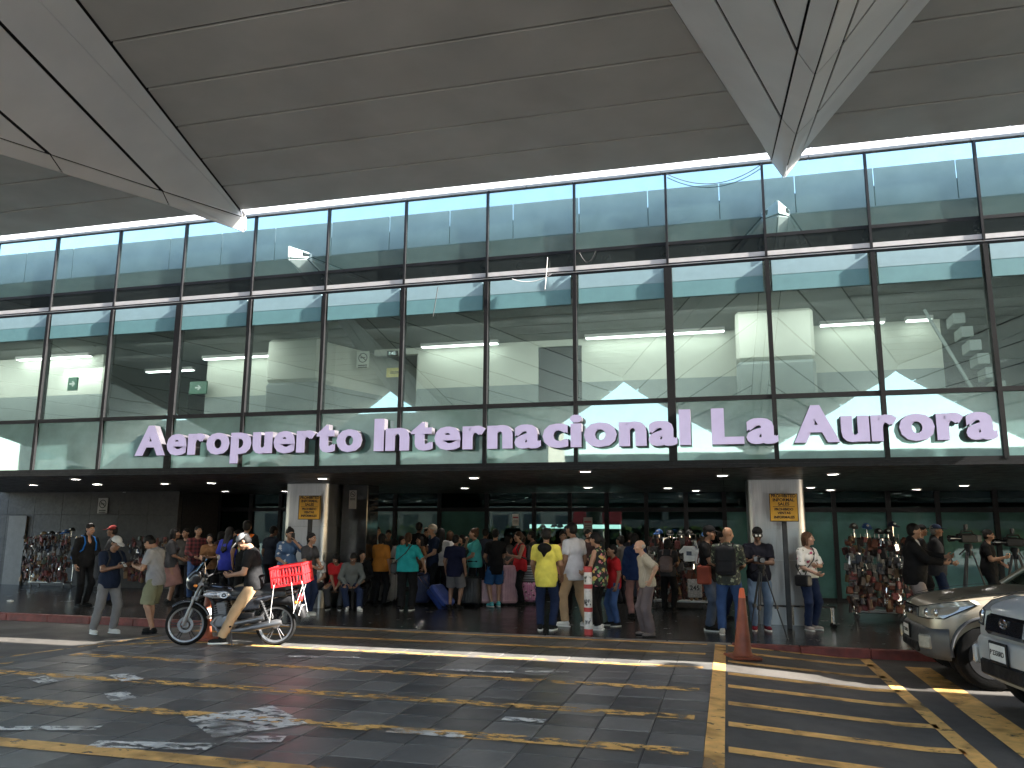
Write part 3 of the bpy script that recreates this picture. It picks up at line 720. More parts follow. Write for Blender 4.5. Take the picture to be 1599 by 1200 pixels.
SKIN = {k: M('skin_'+k, c, .5, var=.10, sc=9) for k, c in (('light', (.46, .27, .19)), ('tan', (.35, .19, .12)), ('brown', (.235, .122, .075)), ('dark', (.12, .062, .04)))}
EYE = M('eye_white', (.6, .58, .55), .3, var=0); IRIS = M('dark_iris', (.02, .014, .01), .2, var=0); LIP = M('lip', (.26, .10, .085), .45, var=.05)
HAIRM = {k: M('hair_'+k, c, .6, var=.4, sc=60, bump=.5, bsc=130, spec=.2) for k, c in (('black', (.010, .009, .009)), ('brown', (.045, .024, .014)), ('auburn', (.10, .05, .03)), ('grey', (.30, .29, .28)))}
def cloth(name, c, var=.16, rough=.85, sc=5): return M('cloth_'+name, c, rough, var=var, sc=sc, bump=.25, bsc=45, spec=.12)
def print_cloth(name, base, spots, sc=14, thr=.34, rough=.75):
    nm = 'cloth_'+name
    if nm in MATS: return MATS[nm]
    m, t, N, L = nodes(nm); co = coords(t); c = None
    for k, sp in enumerate(spots):
        v = N('ShaderNodeTexVoronoi'); v.inputs['Scale'].default_value = sc*(1+.35*k); mp = N('ShaderNodeMapping'); mp.inputs['Location'].default_value = (k*3.7, k*1.9, k*.8)
        ad = N('ShaderNodeVectorMath'); ad.operation = 'ADD'; nn = N('ShaderNodeTexNoise'); nn.inputs['Scale'].default_value = sc*1.7; sc_ = N('ShaderNodeVectorMath'); sc_.operation = 'SCALE'; sc_.inputs[3].default_value = .10
        L(co, nn.inputs['Vector']); L(nn.outputs['Color'], sc_.inputs[0]); L(co, ad.inputs[0]); L(sc_.outputs[0], ad.inputs[1]); L(ad.outputs[0], mp.inputs[0]); L(mp.outputs[0], v.inputs['Vector'])
        f = ramp(t, v.outputs['Distance'], [(thr, (1,)*3), (thr+.05, (0,)*3)]); c = mixc(t, f, c if c is not None else base, sp)
    finish(t, c, rough, 0, noise(t, co, 45, 3), .25); return m
def stripe_cloth(name, cols, sc=9, axis=2, distort=.0):
    nm = 'cloth_'+name
    if nm in MATS: return MATS[nm]
    m, t, N, L = nodes(nm); co = coords(t); sx = N('ShaderNodeSeparateXYZ'); L(co, sx.inputs[0])
    fr = math_(t, 'FRACT', math_(t, 'MULTIPLY', sx.outputs[axis], sc)); n = len(cols)
    cr = ramp(t, fr, [(k/n, c) for k, c in enumerate(cols)])
    cr.node.color_ramp.interpolation = 'CONSTANT'; finish(t, cr, .75, 0, noise(t, co, 45, 3), .25); return m
def plaid_cloth(name, a, b):
    nm = 'cloth_'+name
    m, t, N, L = nodes(nm); co = coords(t); sx = N('ShaderNodeSeparateXYZ'); L(co, sx.inputs[0])
    g = [math_(t, 'GREATER_THAN', math_(t, 'FRACT', math_(t, 'MULTIPLY', sx.outputs[i], 11)), .55) for i in (0, 2)]
    c = mixc(t, math_(t, 'MULTIPLY', math_(t, 'ADD', g[0], g[1]), .5), a, b); finish(t, c, .8); return m

def unit(v): v = np.array(v, float); return v/(np.linalg.norm(v)+1e-9)
def ik(a, tgt, l1, l2, pole):
    a = np.array(a, float); tgt = np.array(tgt, float); d = tgt-a; L = np.linalg.norm(d); L2 = min(L, (l1+l2)*.998); d = d/(L+1e-9); tgt = a+d*L2
    x = (l1*l1-l2*l2+L2*L2)/(2*L2); h = math.sqrt(max(0, l1*l1-x*x)); p = np.array(pole, float); p = unit(p-d*(p@d))
    return a+d*x+p*h, tgt
def rotm(yaw=0, pitch=0, roll=0):
    """local frame: pitch > 0 leans forward to -y, yaw > 0 turns to the person's left"""
    return np.array((Matrix.Rotation(R(yaw), 3, 'Z') @ Matrix.Rotation(R(pitch), 3, 'X') @ Matrix.Rotation(R(roll), 3, 'Y')))
ARMS = {  # wrist from the shoulder in the torso frame, x outwards; bend direction
 'down': ((.07, -.05, -.50), (.5, .8, 0)), 'swing': ((.06, -.16, -.47), (.4, .8, -.1)), 'behind': ((.03, .14, -.46), (.6, .6, -.2)),
 'phone': ((-.07, -.31, -.20), (.5, .3, -.9)), 'low': ((-.06, -.26, -.36), (.6, .5, -.5)), 'face': ((-.07, -.19, .07), (.7, -.2, -.8)),
 'fold': ((-.19, -.23, -.24), (.8, .1, -.6)), 'hip': ((.12, -.02, -.36), (.9, .5, -.2)), 'reach': ((0, -.46, -.16), (.6, .2, -.8)), 'out': ((.22, -.16, -.40), (.6, .6, -.2)),
 'pocket': ((.05, -.06, -.42), (.8, .7, 0)), 'lap': ((-.05, -.24, -.36), (.7, .5, -.3)), 'strap': ((-.10, -.17, -.10), (.8, .1, -.8))}
PN = [0]
def person(label, pos, face, H=1.68, top=None, bottom=None, shoe=None, skin='brown', hair=('short', 'black'), cap=None, fem=False, wd=1.0, belly=0, lean=0, twist=0,
           arms=('down', 'down'), head=(0, 0), feet=None, hip=None, q=1.0, group=None, child=False, extra=None, hood=None):
    PN[0] += 1; ph = PN[0]*1.37; S_ = H/1.70; rz = face; sk = SKIN[skin]
    T = thing('person', label, 'person', pos, rz, group)
    P = lambda v: np.array(v, float)*S_
    fw_ = .94 if fem else 1.0
    base = P(hip) if hip is not None else P((0, 0, .925))
    A = rotm(twist, lean, 0)
    tw_ = lambda v: base+A @ P(v)                       # torso frame, origin at the pelvis
    sh = (.155 if fem else .175)*(.5+.5*wd)
    if feet is None: feet = ((.10, .02, 0), (.10, -.03, 0))
    # joints
    SH = {}; EL = {}; WR = {}; HP = {}; KN = {}; AN = {}; FD = {}
    for i, sg in enumerate((1, -1)):                    # left of the person is +x when facing -y
        SH[sg] = tw_((sg*sh, 0, .435)); am = ARMS[arms[i]] if isinstance(arms[i], str) else arms[i]
        wr, pole = am; t_ = SH[sg]+A @ P((sg*wr[0], wr[1], wr[2]))
        EL[sg], WR[sg] = ik(SH[sg], t_, .275*S_, .245*S_, A @ np.array((sg*pole[0], pole[1], pole[2])))
        HP[sg] = base+rotm(twist, lean*.3) @ P((sg*.085*(.5+.5*wd), 0, -.03)); fx = feet[i]; ft = P((sg*fx[0], fx[1], fx[2]+.085))
        fd = fx[3] if len(fx) > 3 else sg*12; FD[sg] = np.array((math.sin(R(fd)), -math.cos(R(fd)), 0))
        kp = FD[sg]+np.array((sg*.15, 0, .2 if hip is not None else 0)); 
        KN[sg], AN[sg] = ik(HP[sg], ft, .42*S_, .415*S_, kp)
    hc = tw_((0, -.035, .60)); HA = A @ rotm(head[0], head[1]); neck0 = tw_((0, .012, .47)); hb = tw_((0, -.02, .55)); hc = hb+HA @ P((0, -.025, .115)); hs = S_*(1.10 if child else 1.0)*.97
    allp = np.array([hc+P((0, 0, .22)), hc-P((0, 0, .2))]+[j for D in (SH, EL, WR, HP, KN, AN) for j in D.values()]); lo = allp.min(0)-.22*S_; hi = allp.max(0)+.22*S_
    lo[2] = min(lo[2], -.02)
    def torso(s, g=0.0, k=.05, pel=True, belly_=True):
        s.ell(tw_((0, 0, .02)), P((.160*fw_*1.05*wd+g, .112*wd+g, .125+g)) if fem else P((.152*wd+g, .110*wd+g, .125+g)), A, k)
        s.ell(tw_((0, 0, .16)), P(((.122 if fem else .138)*wd+g, .094*wd+g, .14)), A, k)
        s.ell(tw_((0, .005, .33)), P(((.140 if fem else .162)*wd+g, .108*wd+g, .17)), A, k)
        s.cone(tw_((-sh+.035, .005, .425)), tw_((sh-.035, .005, .425)), .058*S_+g, .058*S_+g, k)
        for sg in (1, -1): s.cone(tw_((0, .015, .475)), tw_((sg*sh*.75, .005, .44)), .048*S_+g, .045*S_+g, .03)
        if belly: s.ell(tw_((0, -.06*wd, .12)), P((.12*wd+g, (.07+.05*belly)*wd+g, .13)), A, k)
        if fem:
            for sg in (1, -1): s.ell(tw_((sg*.07, -.085, .325)), P((.062+g, .058+g, .062+g)), A, .03)
        return s
    # ---- body
    s = SDF(lo, hi, .02*q*max(.8, S_)); torso(s)
    s.cone(neck0, hb, .056*S_*fw_, .050*S_*fw_, .03)
    for sg in (1, -1):
        s.cone(SH[sg], EL[sg], .052*S_*fw_*wd**.5, .042*S_*fw_, .03); s.cone(EL[sg], WR[sg], .042*S_*fw_, .027*S_*fw_, .02)
        s.cone(HP[sg], KN[sg], .082*S_*wd**.7, .055*S_, .04); s.cone(KN[sg], AN[sg], .054*S_, .036*S_, .02)
        s.ell(KN[sg]*.7+AN[sg]*.3-FD[sg]*.012, P((.045, .046, .10)), None, .03); f0 = AN[sg]-np.array((0, 0, .05*S_)); s.cone(f0, f0+FD[sg]*.12*S_, .036*S_, .028*S_, .02)
    v, f = s.mesh(); parts = [(v, f, 0)]
    # head in its own frame
    h_ = lambda p: hc+HA @ (np.array(p, float)*hs)
    s = SDF(hc-.19*hs, hc+.19*hs, .0078*q); hk = lambda p, r, k=.02, sub=False: s.ell(h_(p), np.array(r)*hs, HA, k, sub)
    hk((0, .015, .03), (.074, .094, .086)); hk((0, -.022, -.035), (.060, .070, .078), .03); hk((0, -.068, -.092), (.024, .02, .017), .03); hk((0, -.083, .024), (.046, .016, .011), .015)
    for sg in (1, -1): hk((sg*.031, -.096, .006), (.019, .014, .011), .012, True); hk((sg*.074, .012, -.005), (.011, .023, .031), .008); hk((sg*.045, -.06, -.025), (.022, .025, .022), .02)
    s.cone(h_((0, -.088, .012)), h_((0, -.108, -.024)), .008*hs, .013*hs, .012); s.cone(h_((0, .01, -.06)), h_((0, .02, -.11)), .049*hs, .048*hs, .02); s.ell(h_((0, -.083, -.056)), np.array((.022, .012, .010))*hs, HA, .01)
    v, f = s.mesh(); parts.append((v, f, 0))
    for sg in (1, -1):
        s = SDF(h_((sg*.031, -.085, .006))-.022*hs, h_((sg*.031, -.085, .006))+.022*hs, .005); s.ell(h_((sg*.031, -.084, .006)), np.array((.015, .008, .008))*hs, HA, .004); v, f = s.mesh(); parts.append((v, f, 1))
        s = SDF(h_((sg*.031, -.091, .006))-.018*hs, h_((sg*.031, -.091, .006))+.018*hs, .004); s.ell(h_((sg*.031, -.090, .006)), np.array((.008, .006, .008))*hs, HA, .003); v, f = s.mesh(); parts.append((v, f, 2))
        s = SDF(h_((sg*.032, -.09, .026))-.034*hs, h_((sg*.032, -.09, .026))+.034*hs, .005); s.cone(h_((sg*.016, -.096, .025)), h_((sg*.05, -.080, .024)), .006*hs, .004*hs, .004); v, f = s.mesh(); parts.append((v, f, 3))
    s = SDF(h_((0, -.09, -.056))-.035*hs, h_((0, -.09, -.056))+.035*hs, .005); s.ell(h_((0, -.091, -.056)), np.array((.024, .007, .007))*hs, HA, .004); v, f = s.mesh(); parts.append((v, f, 4))
    # hands: palm, four fingers and a thumb
    for sg in (1, -1):
        d = unit(WR[sg]-EL[sg]); am = arms[0 if sg > 0 else 1]; up_ = np.array((0, 0, 1.0)); n_ = unit(np.cross(np.cross(d, A @ np.array((-sg, -.2, 0))), d)) if abs(d[2]) > .6 else unit(np.array((-sg*.75, 0, .55))-d*(d@np.array((-sg*.75, 0, .55))))
        t_ = unit(np.cross(d, n_))*1.0
        fwd = A @ np.array((0, -1.0, .35)); t_ = t_ if t_@fwd > 0 else -t_
        w0 = WR[sg]; c = w0+d*.05*S_; s = SDF(c-.15*S_, c+.15*S_, .0068*q); B_ = np.stack([t_, n_, d], 1); s.cone(w0-d*.02, w0+d*.025*S_, .026*S_, .026*S_, .01); s.ell(w0+d*.052*S_, P((.040, .017, .050)), B_, .012)
        for j, (o_, ln) in enumerate(((.030, .072), (.010, .082), (-.011, .076), (-.030, .060))):
            p0 = w0+(d*.085+t_*o_)*S_; p1 = p0+(d*.80+n_*.60)*ln*.5*S_; p2 = p1+(d*.35+n_*.93)*ln*.5*S_; s.cone(p0, p1, .0092*S_, .0085*S_, .004); s.cone(p1, p2, .0085*S_, .0072*S_, .004)
        p0 = w0+(d*.035+t_*.030)*S_; p1 = p0+(d*.5+t_*.65+n_*.35)*.045*S_; p2 = p1+(d*.8+n_*.5)*.034*S_; s.cone(p0, p1, .013*S_, .0105*S_, .008); s.cone(p1, p2, .0105*S_, .008*S_, .004)
        v, f = s.mesh(); parts.append((v, f, 0))
    hm = HAIRM[hair[1]] if hair else HAIRM['grey']
    npmesh('body', parts, [sk, EYE, IRIS, hm, LIP], T)
    # ---- hair
    if hair and hair[0] != 'bald':
        s = SDF(hc-np.array((.3, .3, .62 if hair[0] in ('long', 'pony') else .3))*hs, hc+.25*hs, .0095*q)
        hk = lambda p, r, k=.02, sub=False: s.ell(h_(p), np.array(r)*hs, HA, k, sub)
        st = hair[0]
        if st == 'fringe':
            hk((0, .035, .0), (.084, .085, .055)); hk((0, -.02, .085), (.09, .09, .055), .01, True); hk((0, -.09, -.02), (.085, .075, .1), .01, True)
        else:
            hk((0, .022, .048), (.085, .100, .084))
            if st != 'short': hk((0, .045, .0), (.088, .08, .10), .02)
            hk((0, -.085, -.025), (.070, .065, .088), .008, True); hk((0, -.04, -.10), (.075, .07, .075), .008, True)
            if st == 'short': s.cone(h_((0, .03, -.155)), h_((0, .04, -.26)), .10*hs, .12*hs, .005, sub=True); hk((0, .045, -.01), (.080, .072, .075), .02)
        if st == 'bob':
            for sg in (1, -1): s.cone(h_((sg*.066, .02, .02)), h_((sg*.072, .01, -.10)), .032*hs, .03*hs, .02)
            s.cone(h_((0, .07, .0)), h_((0, .075, -.10)), .05*hs, .05*hs, .03)
        if st == 'long':
            for sg in (1, -1): s.cone(h_((sg*.06, .03, .02)), h_((sg*.075, .045, -.16)), .036*hs, .038*hs, .02)
            s.cone(h_((0, .07, .0)), h_((0, .085, -.20)), .062*hs, .062*hs, .03); s.cone(h_((0, .085, -.2)), tw_((0, .135*wd, .25)), .066*hs, .035*hs, .03)
            for sg in (1, -1): s.cone(h_((sg*.06, .07, -.1)), tw_((sg*.05, .125*wd, .28)), .04*hs, .028*hs, .02)
        if st == 'pony': s.cone(h_((0, .11, .04)), h_((0, .16, -.04)), .032*hs, .036*hs, .02); s.cone(h_((0, .16, -.04)), h_((0, .13, -.2)), .036*hs, .02*hs, .02)
        if st == 'bun': hk((0, .085, .10), (.045, .045, .042), .01)
        s.f = s.f+.0035*np.sin(260*s.ax[0][:, None, None]+60*s.ax[2][None, None, :]+ph)*np.sin(170*s.ax[1][None, :, None]+ph*2); v, f = s.mesh()
        if len(f): npmesh('hair', [(v, f, 0)], [hm], T)
    if cap:
        s = SDF(hc-.28*hs, hc+.28*hs, .0085*q); back_ = -1 if len(cap) > 2 and cap[2] == 'back' else 1
        s.ell(h_((0, .012, .045)), np.array((.090, .108, .092))*hs, HA, .01, cz=-.004*hs); v, f = s.mesh(); cp = [(v, f, 0)]
        s = SDF(hc-.28*hs, hc+.28*hs, .0085*q); BA = HA @ rotm(0, 10*back_); s.ell(h_((0, -.125*back_, .046)), np.array((.074, .082, .009))*hs, BA, .01); v, f = s.mesh(); cp.append((v, f, 1))
        npmesh('cap', cp, [cap[0], cap[1] if len(cap) > 1 and cap[1] else cap[0]], T)
    # ---- clothes
    hq = .0165*q*max(.85, S_)
    if top:
        kind, mt = top[0], top[1]; g = .016 if kind not in ('jacket', 'hoodie') else .028; s = SDF(lo, hi, hq); torso(s, g, .05)
        sl = {'tee': .72, 'polo': .72, 'vest': None, 'long': 2, 'jacket': 2, 'hoodie': 2, 'half': .95, 'loose': .95}[kind]; fl = 1.0 if kind != 'loose' else 1.25
        for sg in (1, -1):
            if sl is None: continue
            e = SH[sg]+(EL[sg]-SH[sg])*min(sl, 1.0); s.cone(SH[sg], e, .060*S_*fw_*wd**.5+g*.8, .052*S_*fw_*fl+g*.7, .035, cut=1.0 if sl < 2 else None)
            if sl == 2: e2 = EL[sg]+(WR[sg]-EL[sg])*.97; s.cone(EL[sg], e2, .048*S_*fw_+g*.8, .034*S_*fw_+g*.6, .03, cut=1.0)
        if kind in ('jacket', 'hoodie'): s.cone(tw_((0, .03, .49)), tw_((0, .02, .53)), .075*S_, .07*S_, .03)
        if kind == 'polo': s.cone(tw_((0, .01, .485)), tw_((0, .0, .515)), .071*S_, .066*S_, .015)
        drop = top[2] if len(top) > 2 else -.10
        s.ell(tw_((0, 0, -.05)), P(((.174 if fem else .164)*wd+g, .128*wd+g, .33)), A, .06)
        nrm = A @ np.array((0, 0, -1.0)); s.folds(.0045, 34, ph); s.plane(tw_((0, 0, drop)), nrm)
        if hip is None: pass
        # open neck
        s.ell(tw_((0, -.045, .535)), P((.062, .07, .062)), A, .01, True) if kind not in ('jacket',) else s.ell(tw_((0, -.10, .46)), P((.04, .08, .10)), A, .01, True)
        v, f = s.mesh(); npmesh({'tee': 'shirt', 'polo': 'shirt', 'vest': 'sleeveless_top', 'long': 'long_sleeve_top', 'jacket': 'jacket', 'hoodie': 'hoodie', 'half': 'blouse', 'loose': 'blouse'}[kind], [(v, f, 0)], [mt], T)
        if kind == 'jacket' and len(top) > 3:
            s = SDF(lo, hi, .012); s.ell(tw_((0, -.075, .36)), P((.05, .045, .16)), A, .02); s.cone(tw_((0, 0, .47)), tw_((0, -.02, .50)), .066*S_, .062*S_, .02); v, f = s.mesh(); npmesh('shirt_front', [(v, f, 0)], [top[3]], T)
        if kind == 'polo' and len(top) > 3:
            s = SDF(lo, hi, .01); s.cone(tw_((0, .01, .492)), tw_((0, .0, .512)), .076*S_, .070*S_, .01, cut=1.0, cut0=0.0); v, f = s.mesh(); npmesh('collar', [(v, f, 0)], [top[3]], T)
    if hood:
        s = SDF(lo, hi, .012*q); s.ell(tw_((0, .10*wd, .45)), P((.125, .06, .085)), A, .03); s.cone(tw_((-.08, .0, .49)), tw_((.08, .0, .49)), .045*S_, .045*S_, .03); s.ell(tw_((0, -.03, .53)), P((.06, .06, .06)), A, .01, True)
        s.cone(tw_((0, .13*wd, .44)), tw_((0, .14*wd, .31)), .085*S_, .015, .03); v, f = s.mesh(); npmesh('hood', [(v, f, 0)], [hood], T)
    if bottom:
        kind, mt = bottom[0], bottom[1]; ex = max(.016, bottom[2]) if len(bottom) > 2 else .016; s = SDF(lo, hi, hq); g = .012
        s.ell(tw_((0, 0, .02)), P((.160*fw_*1.05*wd+g, .112*wd+g, .125+g)) if fem else P((.152*wd+g, .110*wd+g, .125+g)), A, .05)
        if kind == 'skirt':
            z = bottom[3] if len(bottom) > 3 else .45; mid = (KN[1]+KN[-1])/2; s.cone(tw_((0, 0, -.02)), np.array((mid[0], mid[1], z*S_)), .15*S_*wd, .20*S_*wd, .06, cut=1.0)
        else:
            for sg in (1, -1):
                s.cone(HP[sg], KN[sg], .088*S_*wd**.7+g, .060*S_+ex, .03, cut=None if kind == 'long' else .93)
                if kind == 'long': e = KN[sg]+(AN[sg]-KN[sg])*.99; s.cone(KN[sg], e, .060*S_+ex, .047*S_+ex*1.1, .03, cut=1.0)
                if kind == 'shorts': e = HP[sg]+(KN[sg]-HP[sg])*.95; s.cone(HP[sg]*.6+KN[sg]*.4, e, .085*S_+ex, .085*S_+ex, .03, cut=1.0)
        s.folds(.0045, 30, ph+1); s.plane(tw_((0, 0, .095)), A @ np.array((0, 0, 1.0))); v, f = s.mesh()
        npmesh({'long': 'trousers', 'shorts': 'shorts', 'skirt': 'skirt'}[kind], [(v, f, 0)], [mt], T)
    if shoe:
        for sg in (1, -1):
            a = AN[sg]; d = FD[sg]; o_ = a-np.array((0, 0, .085*S_)); B_ = np.stack([np.cross(d, (0, 0, 1.0)), d, (0, 0, 1.0)], 1); s = SDF(o_-.22*S_, o_+.26*S_, .010*q)
            up_ = lambda y, z: o_+d*y*S_+np.array((0, 0, z*S_)); s.ell(up_(-.02, .055), P((.041, .06, .050)), B_, .02); s.ell(up_(.08, .042), P((.043, .10, .036)), B_, .03); s.cone(up_(-.015, .06), up_(-.01, .115), .042*S_, .042*S_, .02, cut=1.0); s.plane(o_+np.array((0, 0, .022*S_)), (0, 0, -1.0)); v, f = s.mesh(); pr = [(v, f, 0)]
            s = SDF(o_-.22*S_, o_+.26*S_, .010*q); s.ell(up_(.04, .012), P((.047, .145, .05)), B_, .01); s.plane(o_+np.array((0, 0, .024*S_)), (0, 0, 1.0)); s.plane(o_+np.array((0, 0, .001)), (0, 0, -1.0)); v, f = s.mesh(); pr.append((v, f, 1))
            npmesh('shoe', pr, [shoe[0], shoe[1] if len(shoe) > 1 else shoe[0]], T)
    W = Matrix.Translation(pos) @ Matrix.Rotation(rz, 4, 'Z')
    return dict(T=T, A=A, tw=tw_, S=S_, SH=SH, WR=WR, EL=EL, W=W, rz=rz, wd=wd, hc=hc, HA=HA, h=h_, world=lambda p: W @ Vector(p), q=q)
# ================================================================== street things
CHROME = M('chrome', (.62, .62, .61), .14, 1.0, var=.05); BLKP = M('black_plastic', (.013, .013, .014), .5, var=.3, spec=.15); RUB = M('tyre_rubber', (.010, .010, .010), .85, var=.3, bump=.3, spec=.08)
BLKG = M('black_gloss', (.010, .010, .012), .12, coat=.6, var=.1); ALU = M('cast_aluminium', (.20, .20, .205), .42, .8, var=.15); DKM = M('dark_metal', (.045, .045, .047), .5, .3, spec=.3)
ORANGE = M('faded_orange_plastic', (.235, .058, .026), .55, var=.28, sc=5); WHT = M('white_plastic', (.70, .69, .66), .45, var=.1); REDP = M('red_plastic', (.62, .022, .028), .38, var=.1)
YSIGN = M('yellow_sign_face', (.66, .36, .03), .45, var=.10); INK = M('black_ink', (.012, .011, .010), .6, var=0)
def zgp(p): return zg(p[0]) if p[1] < YK else ZT
def ground(x, y):
    p = at(x, y, Z=0.0)
    for _ in range(4): p = at(x, y, Z=zgp(p))
    return p

# ---- notice signs on posts
def notice(x, lines, label, cat='sign', rz=0):
    o = thing('notice_sign', label, cat, (x, 15.55, 0), rz)
    MB().rbox((0, .06, 1.05), (.045, .03, 1.05), .008).build('post', DKM, o)
    b = MB().rbox((0, .0, 2.15), (.25, .016, .255), .006).build('board', YSIGN, o)
    fr = MB()
    for q in ((-.243, 0, 2.15, .006, .25), (.243, 0, 2.15, .006, .25), (0, 0, 2.397, .249, .006), (0, 0, 1.903, .249, .006)): fr.cbox((q[0], -.017, q[2]), (q[3], .003, q[4]))
    fr.cbox((0, -.018, 2.165), (.19, .002, .004)); fr.build('printed_border', INK, b)
    for s, z, h in lines: text('lettering', s, h, (0, -.018, z), INK, b, None, .003, .0022)
    MB().cbox((0, .03, 2.1), (.06, .02, .1)).build('bracket', DKM, o)
L1 = [('PROHIBITED', 2.335, .078), ('INFORMAL', 2.262, .078), ('SALES', 2.188, .078), ('PROHIBIDO', 2.098, .062), ('VENTAS', 2.030, .062), ('INFORMALES', 1.955, .062)]
notice(1.02, L1, 'yellow notice on a post before the steel column beside the videographer')
notice(-8.64, L1, 'yellow notice on a post before the steel column behind the red crate', rz=R(4))

# ---- small wall signs
def nosmoke(x, y, z, w_, h_, label, mat):
    o = thing('no_smoking_sign', label, 'sign', (x, y, z))
    MB().rbox((0, 0, 0), (w_, .008, h_), .003).build('plate', mat, o); m_ = MB(); A_ = Matrix.Rotation(R(90), 3, 'X')
    r_ = w_*.72; zc = h_-w_; ring = MB(); n = 24
    for k in range(n):
        a, b = 2*math.pi*k/n, 2*math.pi*(k+1)/n
        q = [(r_*math.cos(a), r_*math.sin(a)), (r_*math.cos(b), r_*math.sin(b)), (r_*.82*math.cos(b), r_*.82*math.sin(b)), (r_*.82*math.cos(a), r_*.82*math.sin(a))]
        ring.add([(u, -.0095, zc+v) for u, v in q]+[(u, -.012, zc+v) for u, v in q], [(4, 5, 6, 7), (0, 1, 5, 4), (2, 3, 7, 6)])
    ring.cbox((0, -.0110, zc), (r_*.88, .001, r_*.09), Matrix.Rotation(R(40), 3, 'Y')); ring.cbox((0, -.0135, zc), (r_*.55, .001, r_*.10)); ring.build('symbol', INK, o)
    if h_ > w_*1.2:
        for k in range(2): MB().cbox((0, -.010, zc-w_*1.1-k*w_*.3), (w_*.7, .0015, w_*.08)).build('text_line', INK, o)
PLATE = M('pale_sign_plate', (.32, .31, .30), .5)
nosmoke(-17.55, 19.55, 2.3, .17, .22, 'pale no smoking plate on the grey stone wall', PLATE)
nosmoke(-8.24, 16.78, 2.36, .09, .21, 'narrow no smoking plate on the black marble pier', PLATE)
o_ = at(574, 565, Y=13.65); nosmoke(o_.x, 13.45, o_.z, .13, .16, 'no smoking sticker on the cream wall behind the upper glass', CREAM)
GRN = M('green_exit_sign', (.01, .10, .05), .4)
def exit_sign(x, y, z, label, wd, rz=0):
    o = thing('exit_sign', label, 'sign', (x, y, z), rz); MB().rbox((0, 0, 0), (wd, .02, .13), .006).build('panel', GRN, o)
    a = MB(); a.cbox((-.02, -.022, .0), (.045, .002, .014)); a.cbox((.03, -.022, .022), (.038, .002, .013), Matrix.Rotation(R(42), 3, 'Y')); a.cbox((.03, -.022, -.022), (.038, .002, .013), Matrix.Rotation(R(-42), 3, 'Y')); a.build('arrow', WHT, o)
p = at(114, 600, Y=12.45); exit_sign(p.x, 12.45, p.z, 'green arrow sign on the cream wall at the end of the upper floor', .11)
p = at(310, 606, Y=13.6); exit_sign(p.x, 13.6, p.z, 'long green arrow sign hanging in the dark corridor upstairs', .2)
ck = thing('digital_clock', 'small black digital clock above the corridor door reading 7:42', 'clock', (-6.05, 13.76, 5.02))
MB().rbox((0, 0, 0), (.105, .03, .05), .006).build('case', BLKP, ck); text('digits', '7:42', .085, (0, -.033, -.03), emit('clock_digit', (.75, .9, .85), .25), ck)
p = at(615, 582, Y=13.7)
nt_ = thing('paper_notice', 'yellow paper notice hanging in the upstairs corridor door', 'notice', (p.x, 13.7, p.z))
MB().cbox((0, 0, 0), (.15, .004, .09)).build('sheet', M('yellow_paper', (.62, .52, .16), .7), nt_)
for k in range(2): MB().cbox((.02, -.006, .01-.025*k), (.09, .001, .007)).build('text_line', INK, nt_)
for x, y, w_, h_, m_ in ((805, 812, .09, .16, WHT), (918, 820, .12, .2, PLATE), (962, 802, .0, 0, None)):
    if m_ is None: continue
    p = at(x, y, Y=YB-.02); o = thing('poster', 'pale poster taped to the entrance glass %s' % ('behind the woman in red' if x < 850 else 'above the man in the white shirt'), 'poster', (p.x, YB-.02, p.z))
    MB().cbox((0, 0, 0), (w_, .004, h_)).build('sheet', m_, o)
    MB().cbox((0, -.006, h_*.4), (w_*.8, .001, h_*.12)).build('printed_band', M('poster_red', (.35, .06, .08), .6), o)
    for k in range(3): MB().cbox((0, -.006, -h_*.1-k*h_*.22), (w_*.75, .001, h_*.04)).build('text_line', INK, o)
cam_ = thing('security_camera', 'dark security camera on the cream wall upstairs near the green arrow', 'camera', (at(145, 535, Y=12.3).x, 12.3, at(145, 535, Y=12.3).z))
MB().cyl((-.12, 0, .05), (.12, -.05, -.06), .045).build('housing', BLKP, cam_); MB().cyl((-.1, .1, .1), (-.06, 0, .03), .02).build('bracket', BLKP, cam_)

# ---- loose cables on the facade
def cable(a, b, sag, label, mat, n=14, Y=YF-.05):
    a = at(*a, Y=Y); b = at(*b, Y=Y); o = thing('cable', label, 'cable', a)
    MB().tube([Vector((0, 0, -sag*4*t*(1-t)))+(b-a)*t for t in [k/n for k in range(n+1)]], .006, 5).build('wire', mat, o)
CAB = M('pale_cable', (.5, .48, .46), .6); CAB2 = M('black_cable', (.02, .02, .02), .6)
cable((1041, 272), (1189, 257), .22, 'black cable sagging across the top glass below the wedge tip', CAB2)
cable((800, 436), (862, 428), .08, 'pale cable loop hanging at the middle ledge', CAB, Y=YF-.07); cable((855, 402), (851, 452), .0, 'pale cable end dangling from the middle ledge', CAB, Y=YF-.07)
cable((905, 395), (930, 392), .16, 'dark cable loop hanging on the dark glass band', CAB2); cable((684, 448), (676, 495), .0, 'thin cable dangling over the glass right of the clock', CAB2)

